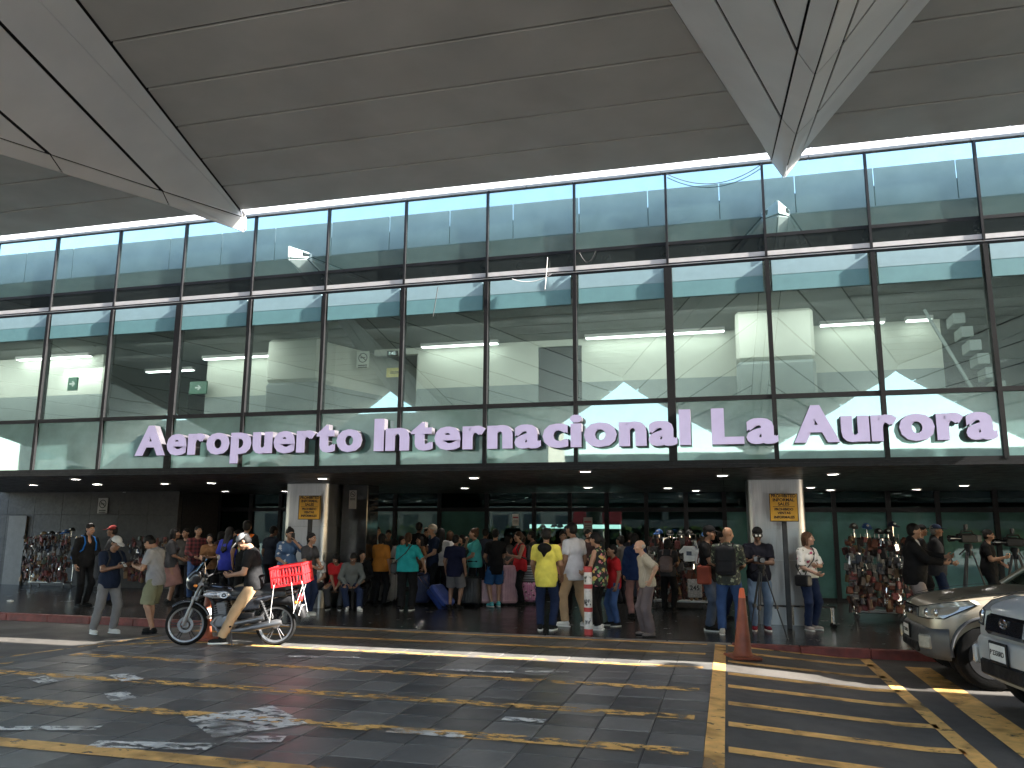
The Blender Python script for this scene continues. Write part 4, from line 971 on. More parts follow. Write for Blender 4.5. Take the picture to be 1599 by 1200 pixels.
# ---- bollard and cones
bp_ = ground(919, 991)
bo = thing('bollard', 'red and white banded bollard scrawled with black graffiti', 'bollard', bp_)
WP = M('scuffed_white_paint', (.66, .63, .60), .5, var=.22, sc=14); RP = M('scuffed_red_paint', (.42, .04, .04), .5, var=.3, sc=10)
r_ = .072; z = 0
MB().lathe([(.001, 0), (r_*.985, 0), (r_*.985, 1.06), (.001, 1.06)], 20, ).build('tube', WP, bo, 30)
for z0, z1 in ((0, .09), (.37, .44), (.75, .82), (1.02, 1.11)):
    MB().lathe([(r_*.985, z0), (r_+.003, z0), (r_+.003, z1), (r_*.8, z1+.006), (.001, z1+.006)] if z1 > 1 else [(r_*.985, z0), (r_+.003, z0), (r_+.003, z1), (r_*.985, z1)], 20).build('red_band', RP, bo, 30)
rg = random.Random(4)
for k in range(20):
    zc = rg.choice((.2, .24, .28, .5, .55, .86, .90, .93)); a = rg.uniform(-2.3, -.6); da = rg.uniform(-.5, .5); pts = []
    for j in range(5): t = j/4; pts.append(((r_+.001)*math.cos(a+da*t), (r_+.001)*math.sin(a+da*t), zc+rg.uniform(-.035, .035)))
    MB().tube(pts, .0045, 4).build('graffiti_stroke', INK, bo)
def cone(pos, H, label, tilt=0, band=True, rz=0):
    o = thing('traffic_cone', label, 'traffic cone', pos, rz); o.rotation_euler = (0, tilt, rz); b = .21*H/.95
    MB().rbox((0, 0, .02), (b, b, .02), .015).build('base', ORANGE, o)
    prof = [(.155*H, .04), (.125*H, .10), (.05*H, H*.86), (.033*H, H*.985), (.025*H, H), (.001, H)]
    MB().lathe(prof, 22).build('body', ORANGE, o, 40)
    if band:
        f = lambda z: .125*H+(.05*H-.125*H)*(z-.1)/(H*.86-.1)+.002
        MB().lathe([(f(H*.42), H*.42), (f(H*.62), H*.62)], 22).build('reflective_band', WHT, o, 40)
    else: MB().lathe([(.052*H, H*.86), (.0355*H, H*.985), (.027*H, H+.002), (.001, H+.002)], 22).build('tip_cap', M('bright_orange', (.75, .14, .05), .5), o, 40)
cone(ground(1160, 1028), .96, 'tall grimy orange traffic cone at the corner of the yellow hatching', .03, False, R(20))
cone(ground(320, 1000), .78, 'orange traffic cone with white band standing behind the motorcycle', 0, True)

# ---- luggage rail behind the woman in the floral blouse
rl = thing('luggage_trolley', 'low chrome luggage trolley parked at the foot of the steel column', 'trolley', (at(1235, 968, Z=0).x, 15.75, 0))
f = MB(); f.tube([(-.75, 0, .38), (.68, 0, .38)], .016, 8); f.tube([(-.75, .25, .36), (.68, .25, .36)], .012, 8)
for x in (-.7, -.05, .64): f.tube([(x, 0, .38), (x, 0, .05)], .014, 8); f.tube([(x, .25, .36), (x, .25, .05)], .014, 8); f.tube([(x, 0, .2), (x, .25, .2)], .01, 6)
f.build('frame', CHROME, rl)
for x in (-.7, .64):
    for y in (0, .25): MB().cyl((x, y-.014, .045), (x, y+.014, .045), .045, n=14).build('wheel', RUB, rl)

# ---- motorcycle
bd = Vector((-1.31, -.41, 0)).normalized(); bc = Vector((-7.26, 10.90, ZT-.002)); brz = math.atan2(bd.y, bd.x)
mo = thing('motorcycle', 'black commuter motorcycle with silver tank graphics and red crate behind the seat', 'motorcycle', bc, brz)
MX = Matrix.Rotation(R(90), 3, 'X')
def wheel(xc, nm, steer=0):
    g = bpy.data.objects.new(nm, None); COL.objects.link(g); g.parent = mo; g.location = (xc, 0, .305); g.rotation_euler = (0, 0, R(steer))
    MB().lathe([(.255, -.035), (.278, -.045), (.298, -.03), (.305, 0), (.298, .03), (.278, .045), (.255, .035), (.25, 0), (.255, -.035)], 40, (0, 0, 0), MX).build('tyre', RUB, g, 50)
    MB().lathe([(.232, -.03), (.256, -.036), (.258, 0), (.256, .036), (.232, .03), (.228, 0), (.232, -.03)], 40, (0, 0, 0), MX).build('rim', ALU, g, 50)
    MB().lathe([(.001, -.06), (.045, -.06), (.06, -.03), (.06, .03), (.045, .06), (.001, .06)], 20, (0, 0, 0), MX).build('hub', ALU, g, 40)
    for k in range(6):
        for s in (-1, 1):
            a = R(60*k+s*6); MB().cyl((.05*math.cos(a), s*.012, .05*math.sin(a)), (.235*math.cos(a), s*.008, .235*math.sin(a)), .009, .007, 6).build('spoke', DKM, g)
    if nm == 'front_wheel':
        MB().lathe([(.075, -.062), (.115, -.062), (.115, -.066), (.075, -.066), (.075, -.062)], 28, (0, 0, 0), MX).build('brake_disc', ALU, g)
        fd = MB(); fd.tube([(.0-.31*math.cos(R(a)), 0, .32*math.sin(R(a))) if False else (.33*math.cos(R(a)), 0, .33*math.sin(R(a))) for a in range(50, 170, 12)], [.03]*10, 8); fd.build('mudguard', BLKG, g, 60)
wheel(.67, 'front_wheel', 6); wheel(-.66, 'rear_wheel')
fk = MB()
for s in (-.09, .09):
    fk.cyl((.69, s, .30), (.60, s, .56), .026, .026, 12); fk.cyl((.61, s, .54), (.44, s, .99), .018, .018, 10)
fk.cbox((.47, 0, .90), (.05, .12, .018)); fk.cbox((.53, 0, .70), (.05, .12, .016)); fk.build('front_fork', ALU, mo, 40)
# frame and engine
f = MB(); f.tube([(.46, 0, .84), (.30, 0, .62), (.18, 0, .30), (-.10, 0, .26), (-.28, 0, .38)], .022, 8); f.tube([(.46, 0, .88), (.1, 0, .72), (-.25, 0, .68)], .025, 8)
for s in (-.1, .1): f.tube([(-.2, s, .66), (-.45, s, .74), (-.92, s, .80)], .014, 8); f.tube([(-.28, s, .38), (-.52, s, .74)], .013, 8); f.tube([(-.22, s*1.1, .36), (-.66, s*1.1, .305)], .020, 8)
f.build('frame', DKM, mo, 50)
e = MB(); e.rbox((.08, 0, .36), (.17, .11, .11), .04); e.rbox((.14, 0, .52), (.07, .075, .12), .015, Matrix.Rotation(R(12), 3, 'Y'))
for k in range(6): e.rbox((.15, 0, .44+k*.033), (.10, .105, .006), .003, Matrix.Rotation(R(12), 3, 'Y'))
e.build('engine', ALU, mo, 30)
MB().lathe([(.001, .10), (.10, .10), (.115, .13), (.10, .165), (.05, .175), (.001, .176)], 24, (.02, 0, .35), Matrix.Rotation(R(-90), 3, 'X')).build('engine_cover', ALU, mo, 40)
MB().rbox((-.16, .13, .44), (.20, .03, .05), .02).build('chain_case', BLKP, mo)
ex = MB(); ex.tube([(.2, .10, .42), (.26, .13, .34), (.15, .15, .22), (-.15, .16, .235)], .020, 10); ex.build('exhaust_pipe', ALU, mo, 50)
MB().tube([(-.10, .165, .235), (-.22, .168, .25), (-.72, .185, .35), (-.78, .187, .36)], [.028, .045, .052, .03], 14).build('muffler', ALU, mo, 50)
MB().tube([(-.05, .17, .33), (-.42, .185, .40), (-.52, .185, .42)], [.03, .045, .035], 12).build('side_cover', ALU, mo, 50)
for s in (-.13, .13):
    sh_ = MB(); sh_.cyl((-.60, s, .34), (-.43, s, .70), .014, n=8)
    sp = [(Vector((-.585, s, .37)).lerp(Vector((-.45, s, .66)), k/60)+Vector((.028*math.cos(k*.9), .028*math.sin(k*.9), 0))) for k in range(61)]
    sh_.tube(sp, .006, 5); sh_.build('rear_shock', DKM, mo)
# tank, seat, side panel, tail
def npo(name, s, mat, parent, idx=0): v, f_ = s.mesh(); return npmesh(name, [(v, f_, 0)], [mat], parent)
s = SDF((-.3, -.25, .55), (.55, .25, 1.0), .012); s.ell((.20, 0, .78), (.24, .135, .10), None, .03); s.cone((.05, 0, .76), (.32, 0, .80), .10, .10, .06); s.box((.1, 0, .71), (.2, .11, .05), .03, None, .04); tk = npo('fuel_tank', s, BLKG, mo)
s = SDF((-.3, -.25, .5), (.55, .25, 1.0), .010); s.ell((.22, .115, .745), (.20, .034, .055), rotm(0, 0, 0), .01); npo('tank_panel', s, M('silver_graphic', (.55, .55, .57), .25, .6), tk)
for c_, r_2, w2 in (((.10, .148, .742), (.055, .040), .010), ((.10, .150, .742), (.026, .018), .010)):
    MB().tube([(c_[0]+r_2[0]*math.cos(a*.4), c_[1], c_[2]+r_2[1]*math.sin(a*.4)) for a in range(17)], w2, 5).build('tank_emblem_ring', BLKG if r_2[0] < .05 else M('silver_graphic', (.55, .55, .57), .25, .6), tk)
for k in range(3): MB().tube([(.30+.02*k, .146-.006*k, .77-.02*k), (.20, .151, .765-.02*k)], .005, 5).build('tank_stripe', BLKG, tk)
s = SDF((-1.05, -.25, .6), (.15, .25, 1.0), .014); s.cone((-.08, 0, .79), (-.52, 0, .81), .07, .085, .04); s.cone((-.52, 0, .82), (-.80, 0, .85), .085, .075, .04); s.box((-.4, 0, .76), (.42, .12, .05), .03, None, .05); npo('seat', s, M('black_vinyl', (.014, .014, .014), .5, bump=.3), mo)
s = SDF((-1.1, -.25, .4), (.1, .25, 1.0), .014)
for sg in (-1, 1): s.box((-.28, sg*.11, .60), (.16, .025, .09), .03, rotm(0, 0, 8)); s.cone((-.4, sg*.09, .68), (-.92, sg*.05, .80), .06, .04, .04)
npo('side_panel', s, BLKG, mo)
MB().rbox((-1.0, 0, .70), (.035, .055, .05), .02).build('tail_light', REDP, mo); MB().cbox((-1.03, 0, .52), (.004, .10, .075), Matrix.Rotation(R(-14), 3, 'Y')).build('number_plate', WHT, mo)
rf = MB(); rf.tube([(-.55, 0, .66), (-.86, 0, .66), (-1.02, 0, .50), (-1.06, 0, .40)], [.07, .085, .085, .06], 10); rf.build('rear_mudguard', BLKP, mo, 60)
for x, z, nm in ((-.98, .64, 'rear_indicator'), (.52, .88, 'front_indicator')):
    for sg in (-1, 1): q = MB(); q.cyl((x, sg*.05, z), (x, sg*.15, z), .008); q.ell((x, sg*.17, z), (.03, .035, .022)); q.build(nm, M('amber_lens', (.7, .22, .02), .2), mo, 60)
# handlebar, mirrors, cowl, headlight, screen
h = MB(); h.tube([(.30, -.36, 1.02), (.38, -.22, 1.04), (.43, -.08, 1.0), (.43, .08, 1.0), (.38, .22, 1.04), (.30, .36, 1.02)], .012, 8); h.build('handlebar', DKM, mo, 60)
for sg in (-1, 1):
    MB().cyl((.345, sg*.27, 1.032), (.285, sg*.40, 1.015), .018, n=10).build('grip', RUB, mo); MB().tube([(.39, sg*.24, 1.045), (.43, sg*.34, 1.03)], .006, 5).build('lever', CHROME, mo)
    MB().tube([(.38, sg*.22, 1.04), (.36, sg*.27, 1.16), (.37, sg*.31, 1.24)], .007, 6).build('mirror_stalk', CHROME, mo)
    MB().ell((.37, sg*.34, 1.27), (.016, .068, .045), 14, 8).build('mirror', BLKP, mo, 60)
s = SDF((.3, -.25, .7), (.85, .25, 1.3), .012); s.ell((.58, 0, .94), (.13, .155, .155), None, .03); s.ell((.53, 0, 1.02), (.11, .165, .12), None, .04); s.ell((.42, 0, .98), (.14, .10, .16), None, .02, True); npo('headlight_cowl', s, BLKG, mo)
MB().ell((.665, 0, .90), (.045, .085, .085), 18, 10).build('headlight', M('headlight_glass', (.6, .62, .64), .08, .3), mo, 60)
wsn = MB(); vv = []
for k in range(9):
    a = R(-70+17.5*k)
    for t in range(5): q = t/4; vv.append((.60-.11*q*q-.05*q-(1-math.cos(a))*.12+.02, math.sin(a)*(.175-.045*q), 1.0+.27*q))
wsn.add(vv, [(k*5+t, k*5+t+1, k*5+t+6, k*5+t+5) for k in range(8) for t in range(4)]); wsn.add([(a-.004, b*.97, c-.002) for a, b, c in vv], [(k*5+t+5, k*5+t+6, k*5+t+1, k*5+t) for k in range(8) for t in range(4)])
wsn.build('windscreen', glass('smoked_screen', (.12, .12, .125), .10), mo, 60)
MB().rbox((.47, 0, 1.03), (.035, .09, .03), .012, Matrix.Rotation(R(-30), 3, 'Y')).build('instrument_panel', BLKP, mo)
for sg in (-1, 1): MB().cyl((-.05, sg*.12, .30), (-.05, sg*.25, .30), .014).build('foot_peg', RUB, mo)
MB().tube([(-.02, .13, .28), (-.10, .25, .02)], .010, 6).build('side_stand', DKM, mo)
rk_ = MB()
for sg in (-.11, .11): rk_.tube([(-.60, sg, .86), (-1.0, sg, .885)], .008, 6)
for x in (-.65, -.8, -.95): rk_.tube([(x, -.11, .872), (x, .11, .872)], .007, 6)
rk_.build('rear_rack', DKM, mo)
# red crate tied on the rack
cr_ = thing('plastic_crate', 'bright red lattice plastic crate tied behind the motorcycle seat', 'crate', bc+Matrix.Rotation(brz, 3, 'Z') @ Vector((-.88, 0, .895)), brz+R(-8)); cr_.rotation_euler = (R(-4), R(9), brz+R(-8))
cw, cl, ch = .20, .255, .30
def crate_wall(a, b, nm, slots):
    a = Vector(a); b = Vector(b); n = (b-a).length; d = (b-a)/n; rz_ = Matrix.Rotation(math.atan2(d.y, d.x), 3, 'Z'); mb = MB()
    def bar(u0, u1, z0, z1, t=.009): mb.rbox(a+d*((u0+u1)/2)+Vector((0, 0, (z0+z1)/2)), ((u1-u0)/2, t, (z1-z0)/2), .003, rz_)
    bar(0, n, ch-.03, ch, .015); bar(0, n, 0, .03, .012); bar(0, n, ch*.5-.012, ch*.5+.012, .0095)
    for k in range(slots+1): u = .012+(n-.024)*k/slots; bar(u-.012, u+.012, .03, ch-.03)
    for k in range(slots):
        u = .012+(n-.024)*(k+.5)/slots; w_ = (n/slots)*.32
        for z0 in (.03, ch*.5+.012): bar(u-w_*.28, u+w_*.28, z0, z0+.095, .006)
    if slots == 4:
        mb2 = mb; bar(n*.30, n*.70, ch*.5, ch-.09, .011)
    mb.build(nm, REDP, cr_)
C4 = [(-cl, -cw, 0), (cl, -cw, 0), (cl, cw, 0), (-cl, cw, 0)]
for k in range(4): crate_wall(C4[k], C4[(k+1) % 4], 'crate_side', 5 if k % 2 == 0 else 4)
MB().box(-cl, -cw, 0, cl, cw, .012).build('crate_floor', REDP, cr_)
for k, (u, v, L_, c_) in enumerate(((.2, .2, .55, -.02), (-.05, .205, .40, .05), (-.2, .205, .44, .08), (-.25, .05, .5, -.1), (-.255, -.05, .42, -.08))):
    o = thing('elastic_strap', 'thin white cord hanging from the red crate, '+ORD[k]+' from the saddle', 'cord', cr_.matrix_basis @ Vector((u, v+.01, .05)), brz, 'loose cords hanging from the crate')
    MB().tube([(-c_*.3, .012, .0), (-c_, .03, -L_*.5), (-c_*1.7, .04, -L_)], .0042, 6).build('cord', WHT, o)

# ---- souvenir racks
SV = [M('souvenir_%d' % k, c, .6, var=.35, sc=30) for k, c in enumerate(((.07, .016, .014), (.14, .04, .02), (.035, .02, .017), (.016, .016, .018), (.26, .24, .22), (.10, .095, .10), (.04, .05, .08), (.19, .11, .05), (.20, .05, .05), (.05, .06, .04)))]
SVN = ['maroon', 'rust', 'dark brown', 'black', 'cream', 'grey', 'slate blue', 'tan', 'pink', 'olive']
WIRE = M('wire_grid', (.30, .30, .30), .35, .7)
CAPC = [M('cap_'+n, c, .75, var=.2, sc=20) for n, c in (('black', (.012, .012, .013)), ('blue', (.03, .13, .42)), ('grey', (.09, .09, .09)), ('khaki', (.22, .16, .08)), ('navy', (.015, .02, .05)), ('red', (.22, .03, .03)), ('pink', (.42, .08, .20)))]
CAPN = ['black', 'bright blue', 'grey', 'khaki', 'navy', 'dark red', 'pink']
LOGO = M('cap_badge', (.62, .62, .62), .6)
def loose_cap(pos, rz, k, label, group):
    o = thing('cap', label, 'cap', pos, rz, group); s = SDF((-.12, -.22, -.03), (.12, .14, .13), .010); s.ell((0, .01, 0), (.088, .104, .105), None, .01, cz=0); v, f = s.mesh()
    npmesh('crown', [(v, f, 0)], [CAPC[k]], o); s = SDF((-.12, -.24, -.05), (.12, .1, .05), .009); s.ell((0, -.115, .004), (.078, .095, .009), rotm(0, 14), .01); v, f = s.mesh(); npmesh('brim', [(v, f, 0)], [CAPC[k]], o)
    MB().ell((0, -.083, .055), (.030, .008, .022), 10, 6, Matrix.Rotation(R(-28), 3, 'X')).build('badge', LOGO, o, 60)
def rack(x0, x1, ytop, ybase, label, where, seed, caps, rz=0, zbase=None):
    rr = random.Random(seed); a = at(x0, ybase, Z=0); b = at(x1, ybase, Z=0); p = (a+b)/2; p.z = 0; Wd = (b.x-a.x)/2; top = at((x0+x1)/2, ytop, Y=p.y).z; D = .28
    o = thing('souvenir_rack', label, 'rack', p, rz); f = MB()
    for x in (-Wd*.9, Wd*.9):
        for y in (-D*.5, D*.5): f.cyl((x, y, .12), (x, y, top-.03), .014, n=8)
    for z in (.14, top-.04, top*.55):
        for y in (-D*.5, D*.5): f.cyl((-Wd*.9, y, z), (Wd*.9, y, z), .011, n=6)
        for x in (-Wd*.9, Wd*.9): f.cyl((x, -D*.5, z), (x, D*.5, z), .011, n=6)
    f.build('frame', CHROME, o)
    g = MB(); n = int(Wd*2/.09)
    for k in range(n+1): x = -Wd*.9+Wd*1.8*k/n; g.cyl((x, -D*.5-.012, .3), (x, -D*.5-.012, top+.05), .004, n=5)
    for k in range(int((top-.3)/.11)): g.cyl((-Wd*.9, -D*.5-.016, .32+k*.11), (Wd*.9, -D*.5-.016, .32+k*.11), .004, n=5)
    g.build('wire_grid', WIRE, o)
    MB().rbox((0, 0, .16), (Wd*.95, D*.6, .02), .008).build('shelf', WIRE, o)
    for x in (-Wd*.85, Wd*.85):
        for y in (-D*.5, D*.5):
            c = MB(); c.cyl((x, y-.014, .045), (x, y+.014, .045), .045, n=12); c.cyl((x, y, .05), (x, y, .14), .012, n=6); c.build('caster', DKM, o)
    # hanging goods: a jumble nobody could count
    m = MB()
    for k in range(480):
        z = rr.uniform(.22, top-.04); x = rr.uniform(-1, 1)*(Wd+.10); y = -D*.5-rr.uniform(.03, .20); fz = z/top
        m.cur = 10 if rr.random() < .05 else rr.choice((4, 4, 5, 3, 6, 2)) if .58 < fz < .82 else (rr.choice((0, 1, 0, 2, 8, 7, 2)) if fz < .48 else rr.choice((2, 3, 1, 8, 5, 7, 9, 0)))
        c = (x, y, z); t = rr.random(); sc = rr.uniform(.025, .068); rot = Matrix.Rotation(rr.uniform(-.6, .6), 3, 'Z') @ Matrix.Rotation(rr.uniform(-.3, .3), 3, 'Y')
        if t < .4: m.rbox(c, (sc, sc*.45, sc*rr.uniform(.8, 1.7)), sc*.25, rot)
        elif t < .6: m.ell(c, (sc*.8, sc*.6, sc), 8, 5, rot)
        elif t < .8: m.cyl((x, y, z+sc), (x+rr.uniform(-.02, .02), y, z-sc*1.7), sc*.30, sc*.65, 6)
        else:
            for q in range(3): m.tube([(x+q*.014, y, z+.05), (x+q*.016, y-.02, z), (x+q*.013, y-.01, z-.07)], .004, 4)
    og = m.build('hanging_souvenirs', SV+[CHROME], None); og.location = p; og.rotation_euler = (0, 0, rz); tag(og, 'jumble of bags, dolls and trinkets hanging on the rack '+where, 'souvenirs', None, 'stuff')
    # pouches and dolls that can be told apart
    for k in range(9):
        kk = rr.randrange(10); x = -Wd+2*Wd*(k+.5)/9+rr.uniform(-.03, .03); z = rr.choice((.36, .5, .62, .8, 1.0))*top/1.5; q = p+Matrix.Rotation(rz, 3, 'Z') @ Vector((x, -D*.5-.17, z))
        if k % 3 == 0:
            t = thing('cloth_pouch', SVN[kk]+' cloth pouch, '+ORD[k//3]+' from left on the rack '+where, 'pouch', q, rz, 'pouches on the rack '+where)
            MB().rbox((0, 0, 0), (.065, .022, .075), .018).build('bag', SV[kk], t, 40); MB().rbox((0, -.012, .04), (.066, .016, .03), .01).build('flap', SV[(kk+3) % 10], t, 40); MB().tube([(-.055, 0, .07), (-.02, 0, .19), (.02, 0, .19), (.055, 0, .07)], .006, 5).build('cord', SV[2], t)
        elif k % 3 == 1:
            t = thing('rag_doll', 'rag doll in '+SVN[kk]+' dress, '+ORD[k//3]+' from left on the rack '+where, 'doll', q, rz, 'dolls on the rack '+where)
            MB().ell((0, 0, .07), (.032, .03, .035), 10, 7).build('head', SV[7], t, 60); b_ = MB(); b_.cyl((0, 0, .045), (0, 0, -.07), .022, .055, 10); b_.cyl((-.02, 0, .03), (-.075, -.01, -.01), .013, n=6); b_.cyl((.02, 0, .03), (.075, -.01, -.01), .013, n=6); b_.build('dress', SV[kk], t, 40)
            MB().ell((0, .008, .085), (.036, .032, .028), 10, 6).build('hair', SV[3], t, 60)
        else:
            t = thing('keyring_card', 'pale key ring card, '+ORD[k//3]+' from left on the rack '+where, 'key rings', q, rz, 'key ring cards on the rack '+where)
            MB().rbox((0, 0, 0), (.045, .005, .065), .003).build('card', SV[4], t)
            for u in (-.02, .02):
                for v_ in (-.03, .01): MB().ell((u, -.012, v_), (.012, .006, .016), 8, 5).build('charm', CHROME, t)
    for k, (dx, dz, ci) in enumerate(sorted(caps)):
        q = p+Matrix.Rotation(rz, 3, 'Z') @ Vector((dx*Wd, -.06, top+dz))
        if dz > .03: MB().cyl((dx*Wd, -.06, top-.04), (dx*Wd, -.06, top+dz+.06), .008, n=6).build('cap_stand', CHROME, o)
        loose_cap(q, rz+rr.uniform(-.4, .4), ci, CAPN[ci]+' cap on top of the rack '+where+', '+ORD[k]+' from the left', 'caps on the rack '+where)
    return o, p, Wd, top
rack(38, 118, 836, 918, 'souvenir rack crowded with dark red goods before the pale stone strip', 'by the stone strip', 1, [(-.55, .0, 3), (-.15, .02, 0), (.25, .0, 2), (.62, .06, 1), (.92, .12, 0)])
rack(203, 268, 838, 918, 'souvenir rack half hidden behind the man in the grey shirt', 'behind the grey tee', 2, [(-.9, .02, 3), (-.4, .02, 0), (.0, .05, 4), (.35, .02, 0), (.75, .04, 1)])
rack(838, 895, 832, 925, 'souvenir rack half hidden behind the boy in the yellow shirt', 'behind the yellow tee', 3, [(-.7, .12, 5), (-.3, .02, 1), (.0, .16, 0), (.35, .15, 6), (.75, .1, 0)])
rack(1018, 1108, 838, 950, 'souvenir rack with hanging shirts beside the man in the black cap', 'by the black cap', 4, [(-.7, .06, 1), (-.3, .04, 0), (.1, .04, 0), (.4, .05, 0), (.95, .02, 1)])
rk5 = rack(1334, 1412, 838, 968, 'tall souvenir rack of purses and leather goods beside the man in the black jacket', 'by the black jacket', 5, [(-.75, .16, 2), (-.25, .16, 1), (.2, .06, 0), (.55, .06, 0), (.75, .2, 4)])
for k in range(7):                                            # strip of wallets hung in a column at the left of the tall rack
    q = rk5[1]+Vector((-rk5[2]*.98, -.30, 1.14-k*.115)); t = thing('wallet', 'small wallet in the hanging column left on the tall rack, '+ORD[k]+' from the top', 'wallet', q, 0, 'wallets in the hanging column of the tall rack')
    MB().rbox((0, 0, 0), (.075, .012, .048), .008).build('body', SV[(5, 2, 8, 5, 4, 4, 4)[k]], t, 40); MB().rbox((0, -.012, .012), (.074, .006, .026), .004).build('flap', SV[(4, 5, 4, 8, 5, 4, 5)[k]], t, 40)
WHITC = cloth('white_tee', (.60, .60, .60))
for x, y in ((1076, 862), (1094, 866)):
    q = at(x, y, Y=16.4); t = thing('small_shirt', 'small white printed shirt on the rack, '+('nearer the backpack' if x < 1080 else 'nearer the black cap'), 'shirt', q, 0, 'shirts hung on the rack')
    s = SDF((-.2, -.06, -.25), (.2, .06, .2), .012); s.box((0, 0, -.04), (.11, .02, .15), .02); s.cone((-.08, 0, .07), (-.16, 0, .0), .04, .035, .03); s.cone((.08, 0, .07), (.16, 0, .0), .04, .035, .03); v, f = s.mesh(); npmesh('cloth', [(v, f, 0)], [WHITC], t)
    MB().cbox((0, -.03, -.03), (.05, .004, .04)).build('print', SV[6], t)
q = at(1085, 919, Y=15.6); t = thing('printed_bag', 'pale shopping bag with dark figures hanging low beside the jeans', 'bag', (q.x, 15.6, q.z-.2))
MB().rbox((0, 0, .2), (.13, .04, .17), .015).build('bag', SV[4], t, 40); text('print', '245', .12, (0, -.042, .17), INK, t, None, .003, .003)
for u in (-1, 1): MB().tube([(-.06, u*.03, .36), (-.04, u*.03, .5), (.04, u*.03, .5), (.06, u*.03, .36)], .006, 5).build('handle', SV[2], t)
# ---- parked cars at the right edge
HLG = M('headlamp_lens', (.42, .41, .36), .10, .35, var=.2, sc=20); HLC = glass('clear_lens', (.93, .95, .92), .10)
BIGE = M('champagne_car_paint', (.35, .305, .235), .34, .35, var=.05, coat=.35); SILV = M('silver_car_paint', (.52, .53, .52), .34, .35, var=.05, coat=.35)
CLAD = M('dark_grey_bumper', (.06, .063, .068), .45, var=.12); CGL = glass('car_glass', (.25, .30, .29), .12)
def bake(o):
    bpy.context.view_layer.update(); me = bpy.data.meshes.new_from_object(o.evaluated_get(bpy.context.evaluated_depsgraph_get())); o.modifiers.clear(); o.data = me; return o
def car(loc, rz, paint, lower, label, style, lift=.10, sc=1.0):
    loc = (loc[0], loc[1], loc[2]+lift*sc); t = thing('parked_car', label, 'car', loc, rz); t.scale = (sc,)*3; W = .87
    # body sections from nose to tail: x, half width, rocker, bumper line, shoulder, crown
    ST = [(1.98, .50, .34, .58, .74, .80), (1.93, .70, .27, .58, .80, .885), (1.78, .82, .24, .60, .87, .955), (1.5, .865, .23, .62, .93, 1.015), (1.0, .87, .23, .64, .99, 1.085), (.68, .87, .23, .64, 1.0, 1.115), (.2, .87, .23, .64, 1.0, 1.08), (-.9, .87, .23, .64, 1.02, 1.08), (-1.6, .86, .24, .64, 1.04, 1.08), (-1.95, .82, .27, .64, 1.02, 1.06), (-2.05, .70, .36, .62, .96, 1.0)]
    mb = MB(); v = []; n = 0
    for x, w_, zb, zm, zs, zt in ST:
        half = [(0, zb), (w_*.86, zb), (w_*.98, zb+.06), (w_, zm*.75), (w_*1.01, zm), (w_*1.0, zs-.13), (w_*.965, zs-.03), (w_*.84, zs+.015), (w_*.45, zt-.015), (0, zt)]
        ring = half+[(-y, z) for y, z in half[-2:0:-1]]; n = len(ring); v += [(x, y, z) for y, z in ring]
    f = [(i*n+k, (i+1)*n+k, (i+1)*n+(k+1) % n, i*n+(k+1) % n) for i in range(len(ST)-1) for k in range(n)]; m = (len(ST)-1)*n; f += [tuple(range(n)), tuple(range(m, m+n))[::-1]]
    mb.add(v, f); b = mb.build('body', paint, t, True); q = b.modifiers.new('s', 'SUBSURF'); q.levels = q.render_levels = 2
    cut = MB()
    for x in (1.34, -1.22): cut.cyl((x, -1.2, .33), (x, 1.2, .33), .405, n=36)
    co = cut.build('cutter', paint); q = b.modifiers.new('b', 'BOOLEAN'); q.object = co; q.operation = 'DIFFERENCE'; q.solver = 'EXACT'; bake(b); cm = co.data; bpy.data.objects.remove(co); bpy.data.meshes.remove(cm)
    b.data.materials.clear(); b.data.materials.append(paint); shade(b.data, 42)
    MB().rbox((-.1, 0, .34), (1.75, .62, .12), .05).build('underbody', BLKP, t)
    for x in (1.34, -1.22):
        for s in (-1, 1):
            ar = MB(); ar.tube([(x+.415*math.cos(R(a)), s*.865, .33+.415*math.sin(R(a))) for a in range(-8, 190, 9)], .022, 8); ar.build('arch_trim', CLAD, t, 60)
            MB().lathe([(.001, .0), (.41, .0), (.41, -.04), (.001, -.04)], 24, (x, s*.50, .33), MX).build('wheel_well', BLKP, t)
            g = bpy.data.objects.new('wheel', None); COL.objects.link(g); g.parent = t; g.location = (x, s*.765, .385-lift); g.scale = (1.15, 1.0, 1.15); g.rotation_euler = (0, 0, R(4) if x > 0 else 0)
            MB().lathe([(.20, -.10), (.29, -.11), (.325, -.095), (.335, -.05), (.335, .05), (.325, .095), (.29, .11), (.20, .10)], 40, (0, 0, 0), MX).build('tyre', RUB, g, 40)
            MB().lathe([(.215, s*-.105), (.205, s*-.06), (.19, s*-.05), (.001, s*-.05)], 32, (0, 0, 0), MX).build('rim', DKM, g, 50)
            for k in range(5):
                a = R(72*k+20); MB().cbox((.11*math.cos(a), s*.085, .11*math.sin(a)), (.10, .016, .028), Matrix.Rotation(-a, 3, 'Y')).build('rim_spoke', DKM, g)
            MB().lathe([(.001, s*-.10), (.045, s*-.10), (.05, s*-.06)], 16, (0, 0, 0), MX).build('hub_cap', ALU, g, 50)
    # cabin
    G = [(.66, .76, 1.08), (-.10, .66, 1.60), (-1.55, .66, 1.62), (-1.98, .76, 1.08)]
    cab = MB(); cab.add([(x, s*w_, z) for x, w_, z in G for s in (-1, 1)], [(0, 1, 3, 2), (4, 5, 7, 6), (0, 2, 4, 6), (1, 7, 5, 3)]); cab.build('windows', CGL, t)
    MB().rbox((-.82, 0, 1.63), (.80, .66, .03), .02).build('roof', paint, t, 40)
